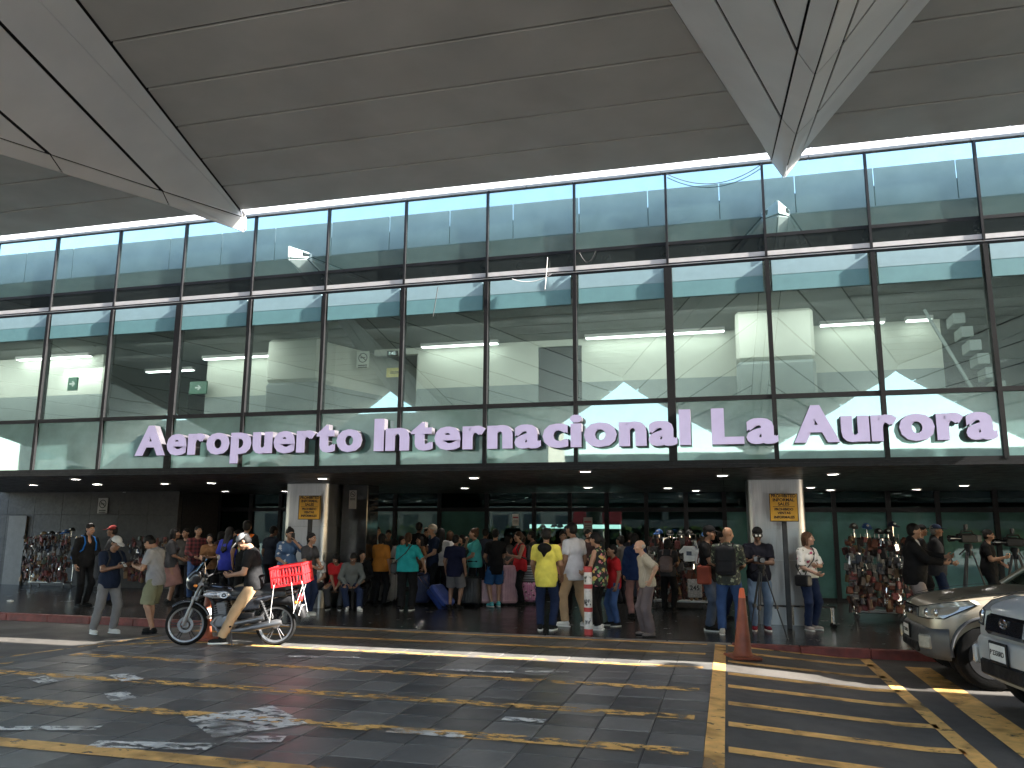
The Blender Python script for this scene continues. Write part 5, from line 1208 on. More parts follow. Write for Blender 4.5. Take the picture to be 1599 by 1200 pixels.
    for s in (-1, 1):
        for (xa, wa, za), (xb, wb, zb) in (((.68, .77, 1.07), (-.10, .665, 1.61)), ((-.62, .775, 1.06), (-.66, .67, 1.61)), ((-2.0, .77, 1.07), (-1.56, .665, 1.61))):
            MB().cyl((xa, s*wa, za), (xb, s*wb, zb), .035, n=8).build('pillar', paint, t, 60)
        MB().rbox((.42, s*.98, 1.08), (.05, .10, .07), .03).build('mirror', paint, t, 40); MB().cyl((.46, s*.82, 1.05), (.43, s*.92, 1.06), .02).build('mirror_arm', BLKP, t)
        MB().tube([(.70, s*.872, .30), (.69, s*.876, .65), (.62, s*.86, 1.0)], .004, 4).build('door_seam', JOINT, t)
        MB().rbox((-.35, s*.885, .93), (.085, .012, .014), .006).build('door_handle', paint, t)
        # bonnet seam running back from the headlamp
        MB().tube([(1.80, s*.62, .93), (1.5, s*.735, .995), (1.0, s*.765, 1.052), (.68, s*.765, 1.072)], .0045, 4).build('bonnet_seam', JOINT, t)
    # lower bumper wraps the nose
    out = [(1.34+.43, .885), (1.78, .86), (1.95, .72), (2.03, .45), (2.05, 0)]; prof = [(-.06, .22), (-.01, .26), (.012, .36), (.016, .50), (.0, .575), (-.05, .60)]
    v = []; path = [(x, -y) for x, y in out]+[(x, y) for x, y in out[-2::-1]]
    for i, (x, y) in enumerate(path):
        d = Vector((.35 if abs(y) > .8 else 1, (y/.9)*(1.2 if abs(y) > .6 else .5), 0)).normalized()
        for o_, z in prof: v.append((x+d.x*o_, y+d.y*o_, z))
    k = len(prof); mb = MB().add(v, [(i*k+j, (i+1)*k+j, (i+1)*k+j+1, i*k+j+1) for i in range(len(path)-1) for j in range(k-1)])
    bm = mb.build('bumper', lower, t, True, 2)
    for s in (-1, 1):
        # headlamp: lens curved round the corner
        lp = [(1.985, .40, .70), (1.93, .62, .70), (1.78, .80, .72), (1.42, .868, .90), (1.50, .84, .945), (1.76, .70, .90), (1.93, .50, .845), (1.965, .38, .83)]
        c = Vector((1.84, .62, .80)); hl = MB(); pts = [Vector((x+.018, s*(y+.012), z)) for x, y, z in lp]; inn = [p.lerp(Vector((c.x+.04, s*(c.y+.03), c.z)), .55) for p in pts]; n = len(pts)
        inn = [Vector((p.x+.012, p.y+s*.012, p.z)) for p in inn]; bk = [Vector((p.x-.09, p.y-s*.09, p.z)) for p in pts]
        hl.add(pts+inn+bk, [(i, (i+1) % n, n+(i+1) % n, n+i)[::s] for i in range(n)]+[tuple(range(n, 2*n))[::s]]+[(i, 2*n+i, 2*n+(i+1) % n, (i+1) % n)[::s] for i in range(n)])
        h = hl.build('headlight', HLG, t, 30)
        MB().tube(pts+[pts[0]], .007, 5).build('lamp_rim', JOINT, h)
        for u in (.55, .70): MB().ell((1.93-(u-.5)*.5+.03, s*(u+.01), .775), (.03, .05, .05), 14, 8).build('reflector', CHROME, h, 60)
        fg = MB(); fg.rbox((1.985, s*.62, .42), (.03, .10, .085), .02, Matrix.Rotation(R(s*34), 3, 'Z')); fg.build('fog_lamp', HLG if style == 1 else lower, t, 40)
    if style == 1:
        MB().rbox((1.985, 0, .755), (.02, .36, .07), .03).build('grille', BLKG, t); MB().rbox((2.03, 0, .33), (.03, .42, .06), .02).build('lower_intake', BLKP, t)
    else:
        MB().rbox((1.975, 0, .72), (.035, .37, .095), .03, Matrix.Rotation(R(-12), 3, 'Y')).build('grille', BLKG, t); MB().rbox((2.05, 0, .34), (.02, .40, .07), .02).build('lower_intake', BLKP, t)
    e = MB(); xx = 2.016; zc = .75
    for ry, rz2, dz in ((.065, .043, 0), (.03, .040, -.002), (.045, .016, .018)): e.tube([(xx-.12*abs(ry*math.cos(a*.35))*.3, ry*math.cos(a*.35), zc+dz+rz2*math.sin(a*.35)) for a in range(19)], .006, 5)
    e.build('emblem', CHROME, t, 60)
    pl = MB().rbox((2.072, 0, .50), (.010, .165, .095), .006).build('number_plate', BLKP, t); MB().rbox((2.080, 0, .50), (.006, .145, .072), .004).build('plate_face', WHT, pl)
    rot = Matrix.Rotation(R(90), 4, 'Z'); text('plate_text', 'P 235BRD', .062, (2.0872, 0, .478), INK, pl, None if False else rot, .002, .001)
    return t
c1 = car((4.34, 12.0, ZA), R(180), BIGE, CLAD, 'champagne small off-road car with dark grey bumper parked at the kerb', 1)
c2 = car((4.86, 9.55, ZA), R(188), SILV, SILV, 'silver car with black grille and white number plate cut off by the picture edge', 2, .12, 1.12)

# ---- television cameras on tripods
def tripod(pos, H, label, rz, mat, spread=.42, camera=True, light=False):
    t = thing('camera_tripod', label, 'tripod', pos, rz)
    for k in range(3):
        a = R(90+120*k); d = Vector((math.cos(a), math.sin(a), 0)); top = Vector((0, 0, H))+d*.05; ft = d*spread; n_ = d.orthogonal().normalized()*.018
        g = MB(); 
        for s in (-1, 1): g.cyl(top+n_*s, top.lerp(ft, .55)+n_*s, .011, n=6)
        g.cyl(top.lerp(ft, .48), ft+Vector((0, 0, .01)), .012, n=6); g.ell(ft+Vector((0, 0, .012)), (.02, .02, .012), 8, 5); g.cbox(top.lerp(ft, .52), (.024, .024, .03)); g.build('leg', mat, t)
    g = MB(); g.cyl((0, 0, H-.06), (0, 0, H+.05), .045, .04, 14); g.lathe([(.001, H+.05), (.06, H+.05), (.065, H+.09), (.05, H+.13), (.001, H+.13)], 16); g.cyl((.04, .03, H+.10), (.12, .42, H-.06), .010, n=8); g.build('head', BLKP, t, 40)
    return t, H+.13
def tvcam(pos, rz, label):
    t = thing('television_camera', label, 'camera', pos, rz); t.scale = (.8, .8, .8)
    MB().rbox((0, .0, .10), (.065, .17, .085), .02).build('body', BLKP, t, 40)
    MB().lathe([(.001, .0), (.05, .0), (.05, .12), (.062, .13), (.068, .24), (.055, .25), (.05, .235), (.001, .22)], 20, (0, -.16, .10), Matrix.Rotation(R(90), 3, 'X')).build('lens', BLKG, t, 40)
    h = MB(); h.tube([(0, -.14, .185), (0, -.12, .245), (0, .10, .25), (0, .13, .185)], .016, 8); h.build('carry_handle', BLKP, t, 50)
    MB().rbox((-.10, -.08, .16), (.035, .08, .035), .012).build('viewfinder', BLKP, t, 40); MB().rbox((0, .22, .10), (.055, .055, .075), .012).build('battery', DKM, t, 40)
    MB().cyl((.085, -.22, .19), (.085, .02, .19), .016, n=10).build('microphone', BLKP, t, 40)
    MB().rbox((.0, -.02, .33), (.035, .03, .055), .01).build('lamp_head', DKM, t, 40); MB().cyl((0, -.02, .24), (0, -.02, .29), .01).build('lamp_post', DKM, t)
    for z in (.06, .13): MB().cbox((-.067, .02, z), (.003, .10, .004)).build('trim_line', DKM, t)
p = at(1519, 930, Y=14.6); p.z = 0
t, z = tripod(p, 1.42, 'tall tripod of the television camera left of the seated cameraman', R(20), DKM); tvcam((p.x, p.y, z), R(-70), 'television camera with top light left of the cameraman in the black polo')
p = at(1592, 930, Y=15.0); p.z = 0
t, z = tripod(p, 1.36, 'dark tripod at the picture edge right of the cameraman', R(-15), DKM); tvcam((p.x, p.y, z), R(-80), 'television camera at the picture edge right of the cameraman')
p = at(1196, 1003, Z=0)+Vector((0, .35, 0))
t, z = tripod(p, 1.06, 'slim black tripod in front of the videographer', R(40), DKM, .36)
vc = thing('video_camera', 'small video camera on the slim tripod before the videographer', 'camera', (p.x, p.y, z), R(5))
MB().rbox((0, 0, .07), (.045, .09, .05), .015).build('body', BLKP, vc, 40); MB().cyl((0, -.08, .07), (0, -.17, .07), .035, .04, 16).build('lens', BLKG, vc, 40); MB().rbox((-.085, .02, .08), (.03, .008, .04), .006).build('screen', ALU, vc)

# ---- luggage
def suitcase(pos, W, D, H, mat, label, rz=0, tilt=0, pull=.32, ribs=6, nm='suitcase'):
    t = thing(nm, label, 'suitcase', pos, rz); t.rotation_euler = (tilt, 0, rz)
    z0 = .06; s = MB().rbox((0, 0, z0+H/2), (W/2, D/2, H/2), .045).build('shell', mat, t, 60)
    for k in range(ribs): x = -W*.36+W*.72*k/(ribs-1); MB().rbox((x, -D/2-.003, z0+H/2), (.012, .007, H*.40), .005).build('rib', mat, t)
    MB().rbox((0, 0, z0+H/2), (W/2+.004, .012, H/2+.004), .04).build('zip_seam', BLKP, t)
    for x in (-W*.38, W*.38):
        for y in (-D*.34, D*.34): MB().cyl((x, y-.012, .03), (x, y+.012, .03), .03, n=12).build('wheel', RUB, t)
    if pull:
        h = MB()
        for x in (-.09, .09): h.cyl((x, D*.36, z0+H-.02), (x, D*.36, z0+H+pull), .008, n=6)
        h.build('pull_rod', CHROME, t); MB().rbox((0, D*.36, z0+H+pull+.01), (.115, .016, .016), .01).build('grip', BLKP, t)
    MB().tube([(-.08, 0, z0+H), (-.06, 0, z0+H+.03), (.06, 0, z0+H+.03), (.08, 0, z0+H)], .010, 6).build('carry_handle', BLKP, t)
    return t
BLUE = M('blue_luggage', (.02, .045, .20), .5); GREYL = M('grey_luggage', (.16, .155, .15), .4); PINKL = M('pale_pink_luggage', (.52, .32, .36), .35); BLKL = M('black_luggage', (.012, .012, .014), .5)
NAVL = M('dark_blue_luggage', (.012, .022, .08), .55)
def gp(x, y): return at(x, y, Z=0.0)
suitcase(gp(702, 951), .44, .26, .56, BLUE, 'blue suitcase tilted and pulled by the woman in the teal top', R(78), R(-44), .42)
suitcase(gp(655, 945), .46, .30, .66, NAVL, 'dark blue suitcase standing right behind the teal woman\'s legs', R(10))
suitcase(gp(604, 942), .42, .28, .62, GREYL, 'grey hard suitcase left of the teal woman', R(-8))
suitcase(gp(763, 946), .44, .28, .50, PINKL, 'pale pink suitcase standing behind the boy in blue shorts', R(12), 0, .36)
suitcase(gp(794, 946), .40, .27, .84, PINKL, 'tall pale pink suitcase between the boy in black and the woman in red', R(25), 0, .0)
suitcase(gp(735, 948), .44, .30, .60, BLKL, 'black suitcase in front of the woman in the turquoise tee', R(5))
suitcase(gp(719, 944), .42, .28, .55, BLKL, 'black suitcase behind the boy in grey shorts', R(-5))
suitcase(gp(826, 944), .36, .24, .44, print_cloth('pink_case_print', (.55, .22, .36), [(.02, .02, .02), (.6, .5, .5)], 11, .26), 'child\'s pink suitcase with black blotches beside the woman in red', R(10), 0, .3)
# striped tote on top of the pink patterned case
q = gp(826, 944); t = thing('tote_bag', 'grey and white striped tote bag resting on the pink child\'s suitcase', 'bag', q+Vector((0, 0, .50)), R(10))
s = SDF((-.26, -.18, -.04), (.26, .18, .5), .015); s.box((0, 0, .19), (.19, .10, .19), .07); s.folds(.006, 30, 2); v, f = s.mesh(); npmesh('bag', [(v, f, 0)], [stripe_cloth('tote', [(.10, .11, .12), (.42, .43, .45), (.12, .12, .14), (.30, .31, .34)], 9)], t)
for u in (-1, 1): MB().tube([(-.09, u*.05, .36), (-.06, u*.05, .5), (.06, u*.05, .5), (.09, u*.05, .36)], .010, 6).build('handle', BLKL, t)
# bench under the people sitting by the column
bn = thing('bench', 'low dark bench beside the marble pier where people sit', 'bench', (at(530, 940, Z=0).x, 16.35, 0))
MB().rbox((0, 0, .41), (1.2, .2, .03), .01).build('seat', DKM, bn)
for x in (-1.05, 0, 1.05):
    for y in (-.13, .13): MB().rbox((x, y, .19), (.025, .025, .19), .005).build('leg', DKM, bn)
bt = thing('water_bottle', 'clear water bottle standing by the yellow shirt boy\'s feet', 'bottle', gp(842, 952))
MB().lathe([(.001, 0), (.033, 0), (.035, .02), (.035, .15), (.014, .19), (.014, .21)], 16).build('bottle', glass('clear_plastic', (.85, .9, .92), .1), bt, 50); MB().lathe([(.016, .208), (.016, .228), (.001, .23)], 12).build('cap', WHT, bt)
tr = thing('litter', 'crumpled white paper lying on the pavement at the left', 'litter', gp(16, 940)); s = SDF((-.1, -.1, -.02), (.1, .1, .08), .012); s.box((0, 0, .02), (.06, .04, .02), .01); s.folds(.01, 60, 1); v, f = s.mesh(); npmesh('paper', [(v, f, 0)], [WHT], tr)
# ================================================================== the people
GP = 'people waiting outside the terminal'
C_ = cloth
BLK = C_('black', (.011, .011, .012)); NAVY = C_('navy', (.015, .022, .045)); WHC = C_('white', (.62, .62, .62)); DEN = C_('blue_denim', (.045, .085, .20)); DEND = C_('dark_denim', (.018, .028, .065)); DENL = C_('pale_denim', (.12, .17, .25))
GRT = C_('grey_tee', (.30, .30, .32)); OLV = C_('olive', (.22, .22, .14)); KHA = C_('khaki', (.42, .285, .17)); GRP = C_('grey_trousers', (.20, .195, .20)); TEAL = C_('teal', (.02, .28, .29)); TURQ = C_('turquoise', (.08, .42, .40)); ORT = C_('orange_top', (.45, .17, .03)); RED = C_('red', (.42, .02, .025)); YELC = C_('yellow', (.68, .60, .11)); ROY = C_('royal_blue', (.03, .04, .28)); PEA = C_('peach', (.42, .20, .16)); TAUP = C_('taupe', (.22, .16, .15)); BRN = C_('brown_top', (.17, .085, .04)); DRED = C_('dark_red', (.14, .02, .02)); DUST = C_('dusty_pink', (.24, .13, .12)); BEI = stripe_cloth('beige_fine_stripe', [(.38, .34, .27), (.33, .29, .23)], 40, 0); OLDT = C_('grey_brown_trousers', (.13, .105, .11)); GRYF = C_('charcoal', (.045, .045, .05)); DGRN = C_('dark_teal', (.02, .06, .07))
SWH = (C_('white_shoe', (.60, .58, .55)), WHT); SBL = (C_('black_shoe', (.012, .012, .012)), BLKP); SBW = (C_('black_shoe', (.012, .012, .012)), WHT); SMAR = (C_('maroon_shoe', (.14, .015, .025)), WHT); STEA = (C_('teal_shoe', (.10, .42, .45)), WHT)
FLOW = print_cloth('white_floral', (.66, .63, .60), [(.42, .06, .14), (.08, .10, .05)], 7, .20); FLOB = print_cloth('black_floral', (.012, .012, .012), [(.55, .38, .12), (.16, .30, .12), (.55, .18, .22)], 7, .26); CAMO = print_cloth('leaf_print', (.03, .035, .03), [(.30, .32, .22), (.10, .14, .08)], 12, .30); DENP = print_cloth('denim_print', (.05, .10, .20), [(.5, .5, .52)], 8, .22); GFLO = print_cloth('grey_floral', (.12, .12, .13), [(.5, .45, .42)], 12, .25)
PLAID = plaid_cloth('plaid', (.03, .008, .01), (.16, .025, .03))
def stand(label, x, yf, yt, face, H=None, Y=None, group=GP, **k):
    p = ground(x, yf) if Y is None else at(x, yf, Y=Y)
    if Y is not None: p.z = zgp(p)
    if H is None: H = at(x, yt, Y=p.y).z-p.z
    H = min(1.86, max(1.15, H)); k.setdefault('wd', 1.0)
    return person(label, p, R(face), H, group=group, **k)
def held_box(nm, I, sg, size, label, mat, cat='phone', off=(0, 0, 0), face=None, pitch=50):
    """a phone or the like in a hand of the person I"""
    q = I['WR'][sg]; d = unit(I['WR'][sg]-I['EL'][sg]); loc = I['world'](q+d*.075+np.array(off)); t = thing(nm, label, cat, loc, I['rz']); t.rotation_euler = (R(-pitch), 0, I['rz'])
    MB().rbox((0, 0, 0), size, min(size)*.6).build('case', mat, t, 40); MB().cbox((0, size[1]+.0015, 0), (size[0]*.9, .001, size[2]*.93)).build('screen', BLKG, t); return t
def backpack(I, mat, label, w_=.15, h_=.21, d_=.085, drop=.0, pocket=None, straps=True, nm='backpack'):
    A, tw = I['A'], I['tw']; yo = .115*I['wd']+d_*.95; c = tw((0, yo, .28-drop)); t = thing(nm, label, 'backpack', I['world'](c), I['rz']); S_ = I['S']
    s = SDF((-.3, -.25, -.36), (.3, .25, .36), .014); s.box((0, 0, 0), (w_, d_, h_), .06, A, .02); s.ell(A @ np.array((0, 0, h_*.8)), (w_*.85, d_*.8, h_*.35), A, .03); s.folds(.003, 40, 3); v, f = s.mesh(); npmesh('bag', [(v, f, 0)], [mat], t)
    s = SDF((-.3, -.1, -.36), (.3, .32, .36), .014); s.box(A @ np.array((0, d_*.95, -h_*.35)), (w_*.8, d_*.45, h_*.45), .035, A); v, f = s.mesh(); npmesh('front_pocket', [(v, f, 0)], [pocket or mat], t)
    MB().tube([A @ np.array((-.03, -.02, h_*1.05)), A @ np.array((-.02, .0, h_*1.28)), A @ np.array((.02, .0, h_*1.28)), A @ np.array((.03, -.02, h_*1.05))], .008, 6).build('top_loop', BLKL, t)
    if straps:
        for sg in (1, -1):
            pts = [tw((sg*.10, .11*I['wd'], .40)), tw((sg*.10, .05, .525)), tw((sg*.11, -.06, .50)), tw((sg*.125, -.128*I['wd'], .38)), tw((sg*.15, -.10, .24)), tw((sg*.175*I['wd'], .02, .17)), tw((sg*.13, .12, .14))]
            MB().tube([Vector(p-c) for p in pts], .016, 6).build('shoulder_strap', mat, t, 60)
    return t
def sling(I, mat, label, side, bag=(.13, .06, .09), low=.02, front=-.04, nm='shoulder_bag', strapmat=None, flap=True):
    """bag hanging at one hip on a strap across the body"""
    tw = I['tw']; wd = I['wd']; c = tw((side*.20*wd, front, low)); t = thing(nm, label, 'bag', I['world'](c), I['rz'])
    s = SDF((-.3, -.3, -.25), (.3, .3, .25), .012); s.box((0, 0, 0), (bag[1], bag[0], bag[2]), .03, I['A']); v, f = s.mesh(); npmesh('bag', [(v, f, 0)], [mat], t)
    pts = [tw((side*.20*wd, front+.05, low+bag[2])), tw((side*.14*wd, .125*wd, .18)), tw((0, .130*wd, .34)), tw((-side*.09, .09*wd, .49)), tw((-side*.10, -.02, .53)), tw((-side*.07, -.105*wd, .42)), tw((.0, -.142*wd, .30)), tw((side*.13*wd, -.12*wd, .16)), tw((side*.20*wd, front-.05, low+bag[2]))]
    MB().tube([Vector(p-c) for p in pts], .010, 6).build('strap', strapmat or mat, t, 60); return t

# --- left group on the road
I = stand('man in white cap and navy polo looking at his phone by the kerb', 163, 990, 829, 78, H=1.70, top=('polo', NAVY, -.14, WHC), bottom=('long', GRP, .02), shoe=SWH, skin='brown', hair=('short', 'black'), cap=(WHC, WHC), arms=('phone', 'phone'), head=(0, 26), feet=((.11, -.06, 0, 6), (.13, .14, 0, -14)), wd=1.05)
backpack(I, GRYF, 'grey backpack on the man in the white cap', .15, .22, .08, .06)
held_box('phone', I, -1, (.030, .006, .062), 'white phone held by the man in the white cap', WHT, off=(.04, -.03, .03))
wb = I['world'](I['WR'][-1]*.93+I['EL'][-1]*.07)
I = stand('man in grey tee and olive shorts bowing over his phone', 236, 990, 835, -82, H=1.70, top=('tee', GRT, -.12), bottom=('shorts', OLV, .035), shoe=SBL, skin='tan', hair=('short', 'black'), arms=('phone', 'phone'), head=(0, 38), lean=6, feet=((.10, .08, 0), (.12, -.08, 0)), wd=1.02)
held_box('phone', I, 1, (.036, .006, .074), 'black phone held by the man in olive shorts', BLKP, off=(-.04, -.03, .02))
# --- behind them
I = stand('man in black jacket with a blue bag before the souvenir rack', 126, 948, 818, 78, top=('jacket', BLK, -.12), bottom=('long', BLK), shoe=SBL, skin='tan', arms=('low', 'down'), head=(0, 10), q=1.25)
t = backpack(I, C_('bright_blue', (.02, .13, .42)), 'bright blue bag with white stripes on the man in the black jacket', .17, .15, .09, .12)
for k in range(2): MB().cbox((.0-.02*k, .135, .02+.055*k), (.08, .004, .012)).build('stripe', WHT, t)
I = stand('man in dark red cap facing the man in the black jacket', 168, 944, 822, -60, top=('tee', GRYF), bottom=('long', DEND), shoe=SBL, skin='brown', cap=(DRED, DRED), arms=('fold', 'low'), q=1.3)
I = stand('woman in dark blouse and dusty pink skirt holding a green bag', 262, 944, 826, 120, top=('loose', GRYF), bottom=('skirt', DUST, .02, .42), shoe=SBL, skin='brown', hair=('bob', 'black'), fem=True, arms=('down', 'low'), q=1.25)
q = I['world'](I['WR'][1]); t = thing('shopping_bag', 'small green shopping bag in the hand of the woman in the dusty pink skirt', 'bag', q-Vector((0, 0, .36))); s = SDF((-.2, -.15, -.05), (.2, .15, .36), .016); s.box((0, 0, .13), (.12, .06, .13), .04); s.folds(.008, 35, 1); v, f = s.mesh(); npmesh('bag', [(v, f, 0)], [C_('green_bag', (.16, .26, .10))], t); MB().tube([(-.05, 0, .24), (0, 0, .34), (.05, 0, .24)], .006, 5).build('handle', BLKL, t)
I = stand('man in dark red plaid shirt near the souvenir racks', 301, 938, 822, 55, top=('long', PLAID, -.13), bottom=('long', DEN), shoe=SBL, skin='tan', arms=('down', 'low'), q=1.3)
I = stand('woman in brown top behind the motorcycle windscreen', 322, 942, 834, 40, top=('tee', BRN), bottom=('long', BLK), shoe=SBL, skin='tan', hair=('bob', 'black'), fem=True, arms=('fold', 'low'), head=(-30, 4), q=1.25)
I = stand('woman in royal blue top with long black hair seen from behind', 350, 946, 824, 175, top=('loose', ROY, -.16), bottom=('long', BLK), shoe=SBL, skin='tan', hair=('long', 'black'), fem=True, wd=1.15, arms=('down', 'low'), q=1.2)
# airport worker in a safety vest
VEST = C_('orange_vest', (.80, .17, .025)); LIME = C_('lime_band', (.52, .62, .14)); SILB = M('silver_band', (.40, .42, .40), .4)
I = stand('worker in orange safety vest with lime bands behind the rider', 377, 952, 811, 195, top=('tee', BLK), bottom=('long', BLK), shoe=SBL, skin='brown', arms=('down', 'low'), q=1.2)
tw, A = I['tw'], I['A']; lo = np.array((-.4, -.4, .8)); hi = np.array((.4, .4, 1.7)); s = SDF(lo, hi, .018)
for c, r in (((0, 0, .16), (.165, .125, .16)), ((0, .005, .33), (.187, .135, .19))): s.ell(tw(c), r, A, .05)
s.cone(tw((-.12, .005, .45)), tw((.12, .005, .45)), .082, .082, .05); s.plane(tw((0, 0, .0)), A @ np.array((0, 0, -1.0))); s.ell(tw((0, -.02, .54)), (.08, .10, .08), A, .01, True); v, f = s.mesh(); npmesh('safety_vest', [(v, f, 0)], [VEST], I['T'])
s = SDF(lo, hi, .014)
for c, r in (((0, 0, .16), (.171, .131, .16)), ((0, .005, .33), (.193, .141, .19))): s.ell(tw(c), r, A, .05)
f0 = s.f.copy(); Z = s.ax[2][None, None, :]; X = s.ax[0][:, None, None]; z1 = tw((0, 0, .12))[2]
s.f = np.maximum(f0, np.minimum(np.abs(Z-z1)-.035, np.abs(np.abs(X)-.10)-.030)); v, f = s.mesh(); npmesh('vest_band', [(v, f, 0)], [LIME], I['T'])
s.f = np.maximum(f0-.004, np.minimum(np.abs(Z-z1)-.014, np.abs(np.abs(X)-.10)-.012)); v, f = s.mesh(); npmesh('reflective_strip', [(v, f, 0)], [SILB], I['T'])
# --- rider
RZ = math.atan2(bd.y, bd.x)+R(90)
rp = bc+Vector((-bd.x*.20, -bd.y*.20, 0)); GC = C_('grey_cap', (.20, .20, .205))
I = person('motorcycle rider in grey cap, black tee and khaki trousers', rp, RZ, 1.72, top=('tee', BLK, -.10), bottom=('long', KHA, .006), shoe=SBW, skin='tan', hair=('short', 'black'), cap=(GC, GC), arms=(((-.03, -.30, -.26), (.5, .5, -.8)), ((-.05, -.30, -.26), (.5, .5, -.8))), head=(0, 30), lean=9, hip=(0, .10, .895), feet=((.22, -.30, .0, 8), (.24, -.12, .27, -6)), group='riders', q=.85, wd=1.0)
held_box('phone', I, 1, (.036, .006, .074), 'black phone held by the motorcycle rider', BLKP, off=(-.03, -.02, .02))
MB().cbox(I['h']((.0, -.104, .085)), (.026, .006, .017), Matrix([list(r) for r in I['HA']])).build('cap_badge', BLK, I['T'])
# --- by the left column
I = stand('woman in blue denim print shirt talking into a phone by the column', 445, 958, 825, 40, top=('half', DENP), bottom=('long', DEND), shoe=SBL, skin='tan', hair=('bun', 'black'), fem=True, wd=1.1, arms=('face', 'low'), head=(8, 12), q=1.1)
held_box('phone', I, 1, (.036, .008, .072), 'dark phone at the mouth of the woman in denim print', BLKP, off=(0, -.02, .05), pitch=10)
I = stand('woman in black top with hair in a bun beside the red crate', 478, 962, 833, 78, top=('tee', GRYF), bottom=('long', DEND), shoe=SWH, skin='tan', hair=('bun', 'black'), fem=True, wd=1.05, arms=('low', 'low'), head=(0, 4), q=1.05)
# --- sitting on the bench
def sit(label, x, yt, face, Y=16.3, zs=.44, **k):
    p = at(x, 900, Y=Y); p.z = 0; k.setdefault('feet', ((.12, -.42, 0), (.13, -.36, 0))); k.setdefault('arms', ('lap', 'lap'))
    return person(label, p, R(face), 1.58, hip=(0, .02, zs+.13), group='people sitting by the column', q=1.2, **k)
sit('boy in white tee sitting by the steel column', 497, 863, -10, top=('tee', WHC), bottom=('long', GRYF), shoe=SWH, skin='brown', lean=14, head=(0, 10))
sit('woman in red top sitting with hands between her knees', 527, 866, 20, top=('tee', RED), bottom=('long', GRYF), shoe=SBW, skin='brown', hair=('bob', 'black'), fem=True, lean=24, head=(-20, 14), arms=(((-.13, -.30, -.40), (.7, .5, -.3)), ((-.13, -.30, -.40), (.7, .5, -.3))))
sit('person in grey long sleeves sitting with white sneakers stretched out', 548, 868, 35, top=('long', C_('mid_grey', (.13, .14, .14))), bottom=('long', DEND), shoe=SWH, skin='brown', lean=20, head=(0, 18), feet=((.12, -.62, 0), (.13, -.45, 0)))
sit('woman with black hair sitting at the end of the bench', 566, 868, 10, Y=16.9, top=('long', BLK), bottom=('long', BLK), shoe=SBL, skin='tan', hair=('long', 'black'), fem=True, lean=10, head=(30, 6))
# --- the crowd at the doors
I = stand('woman in grey floral top looking right near the pier', 563, 940, 834, 60, top=('tee', GFLO), bottom=('long', BLK), shoe=SBL, skin='brown', hair=('bun', 'brown'), fem=True, q=1.3)
I = stand('man in pale shirt standing in profile behind the orange top', 583, 936, 823, 70, top=('tee', C_('pale_green', (.24, .27, .25))), bottom=('long', DEND), shoe=SBL, skin='tan', q=1.3)
I = stand('woman in orange top and black trousers seen from behind', 592, 946, 834, 170, top=('half', ORT, -.12), bottom=('long', BLK), shoe=SBL, skin='tan', hair=('bob', 'black'), fem=True, wd=1.2, arms=('low', 'down'), q=1.2)
I = stand('person in white shirt bending behind the orange top', 618, 938, 836, 60, top=('half', C_('offwhite', (.36, .35, .36))), bottom=('long', DEND), shoe=SBL, skin='tan', hair=('bob', 'black'), fem=True, lean=14, q=1.3)
I = stand('large woman in teal top and black trousers pulling a suitcase', 634, 954, 833, 188, top=('half', TEAL, -.07), bottom=('long', BLK, .03), shoe=SBW, skin='tan', hair=('pony', 'brown'), fem=True, wd=1.42, belly=.4, arms=('low', ((.20, -.10, -.44), (.6, .6, -.2))), q=1.0)
sling(I, BLKL, 'black shoulder bag with crossing strap on the woman in teal', 1, (.15, .07, .11), .0, -.02)
q = I['world'](I['WR'][1]); t = thing('pink_cloth', 'pink and white cloth draped over the arm of the woman in teal', 'cloth', q-Vector((.05, -.02, .30))); s = SDF((-.2, -.15, -.3), (.2, .15, .4), .015); s.cone((.03, 0, .33), (-.05, 0, -.2), .055, .04, .02); s.folds(.014, 40, 2); v, f = s.mesh(); npmesh('cloth', [(v, f, 0)], [stripe_cloth('pink_stripe', [(.62, .16, .20), (.62, .16, .20), (.6, .45, .45)], 9, 0)], t)
I = stand('tall man with dark hair seen from behind near the doors', 651, 930, 810, 180, top=('tee', BLK), bottom=('long', BLK), shoe=SBL, skin='brown', q=1.35)
I = stand('woman with long dark hair facing left behind the teal top', 655, 938, 838, -40, top=('tee', BRN), bottom=('long', BLK), shoe=SBL, skin='tan', hair=('long', 'black'), fem=True, q=1.3)
I = stand('man in pale cap and navy tee looking left by the doors', 675, 944, 820, -50, top=('tee', NAVY, -.14), bottom=('long', BLK), shoe=SBL, skin='tan', hair=('short', 'grey'), cap=(C_('tan_cap', (.35, .31, .26)), None), arms=('low', 'down'), q=1.2)
MB().ell(I['tw']((0, -.135, .34)), (.035, .012, .02), 10, 6).build('shirt_print', WHT, I['T'])
I = stand('woman in white top with very long black hair from behind', 686, 944, 826, 180, top=('half', C_('offwhite', (.36, .35, .36)), -.06), bottom=('long', BLK), shoe=SBL, skin='tan', hair=('long', 'black'), fem=True, arms=('down', 'low'), q=1.2)
I = stand('woman in pale sleeveless top facing the doors by the long haired woman', 701, 938, 830, -150, top=('vest', C_('offwhite', (.36, .35, .36))), bottom=('long', BLK), shoe=SBL, skin='tan', hair=('bob', 'brown'), fem=True, q=1.3)
I = stand('boy in navy tee and grey shorts seen from behind', 709, 952, 836, 172, top=('tee', C_('deep_navy', (.012, .014, .035)), -.18), bottom=('shorts', C_('mid_grey2', (.12, .115, .12)), .03), shoe=SBL, skin='brown', wd=1.15, arms=('down', 'down'), q=1.1)
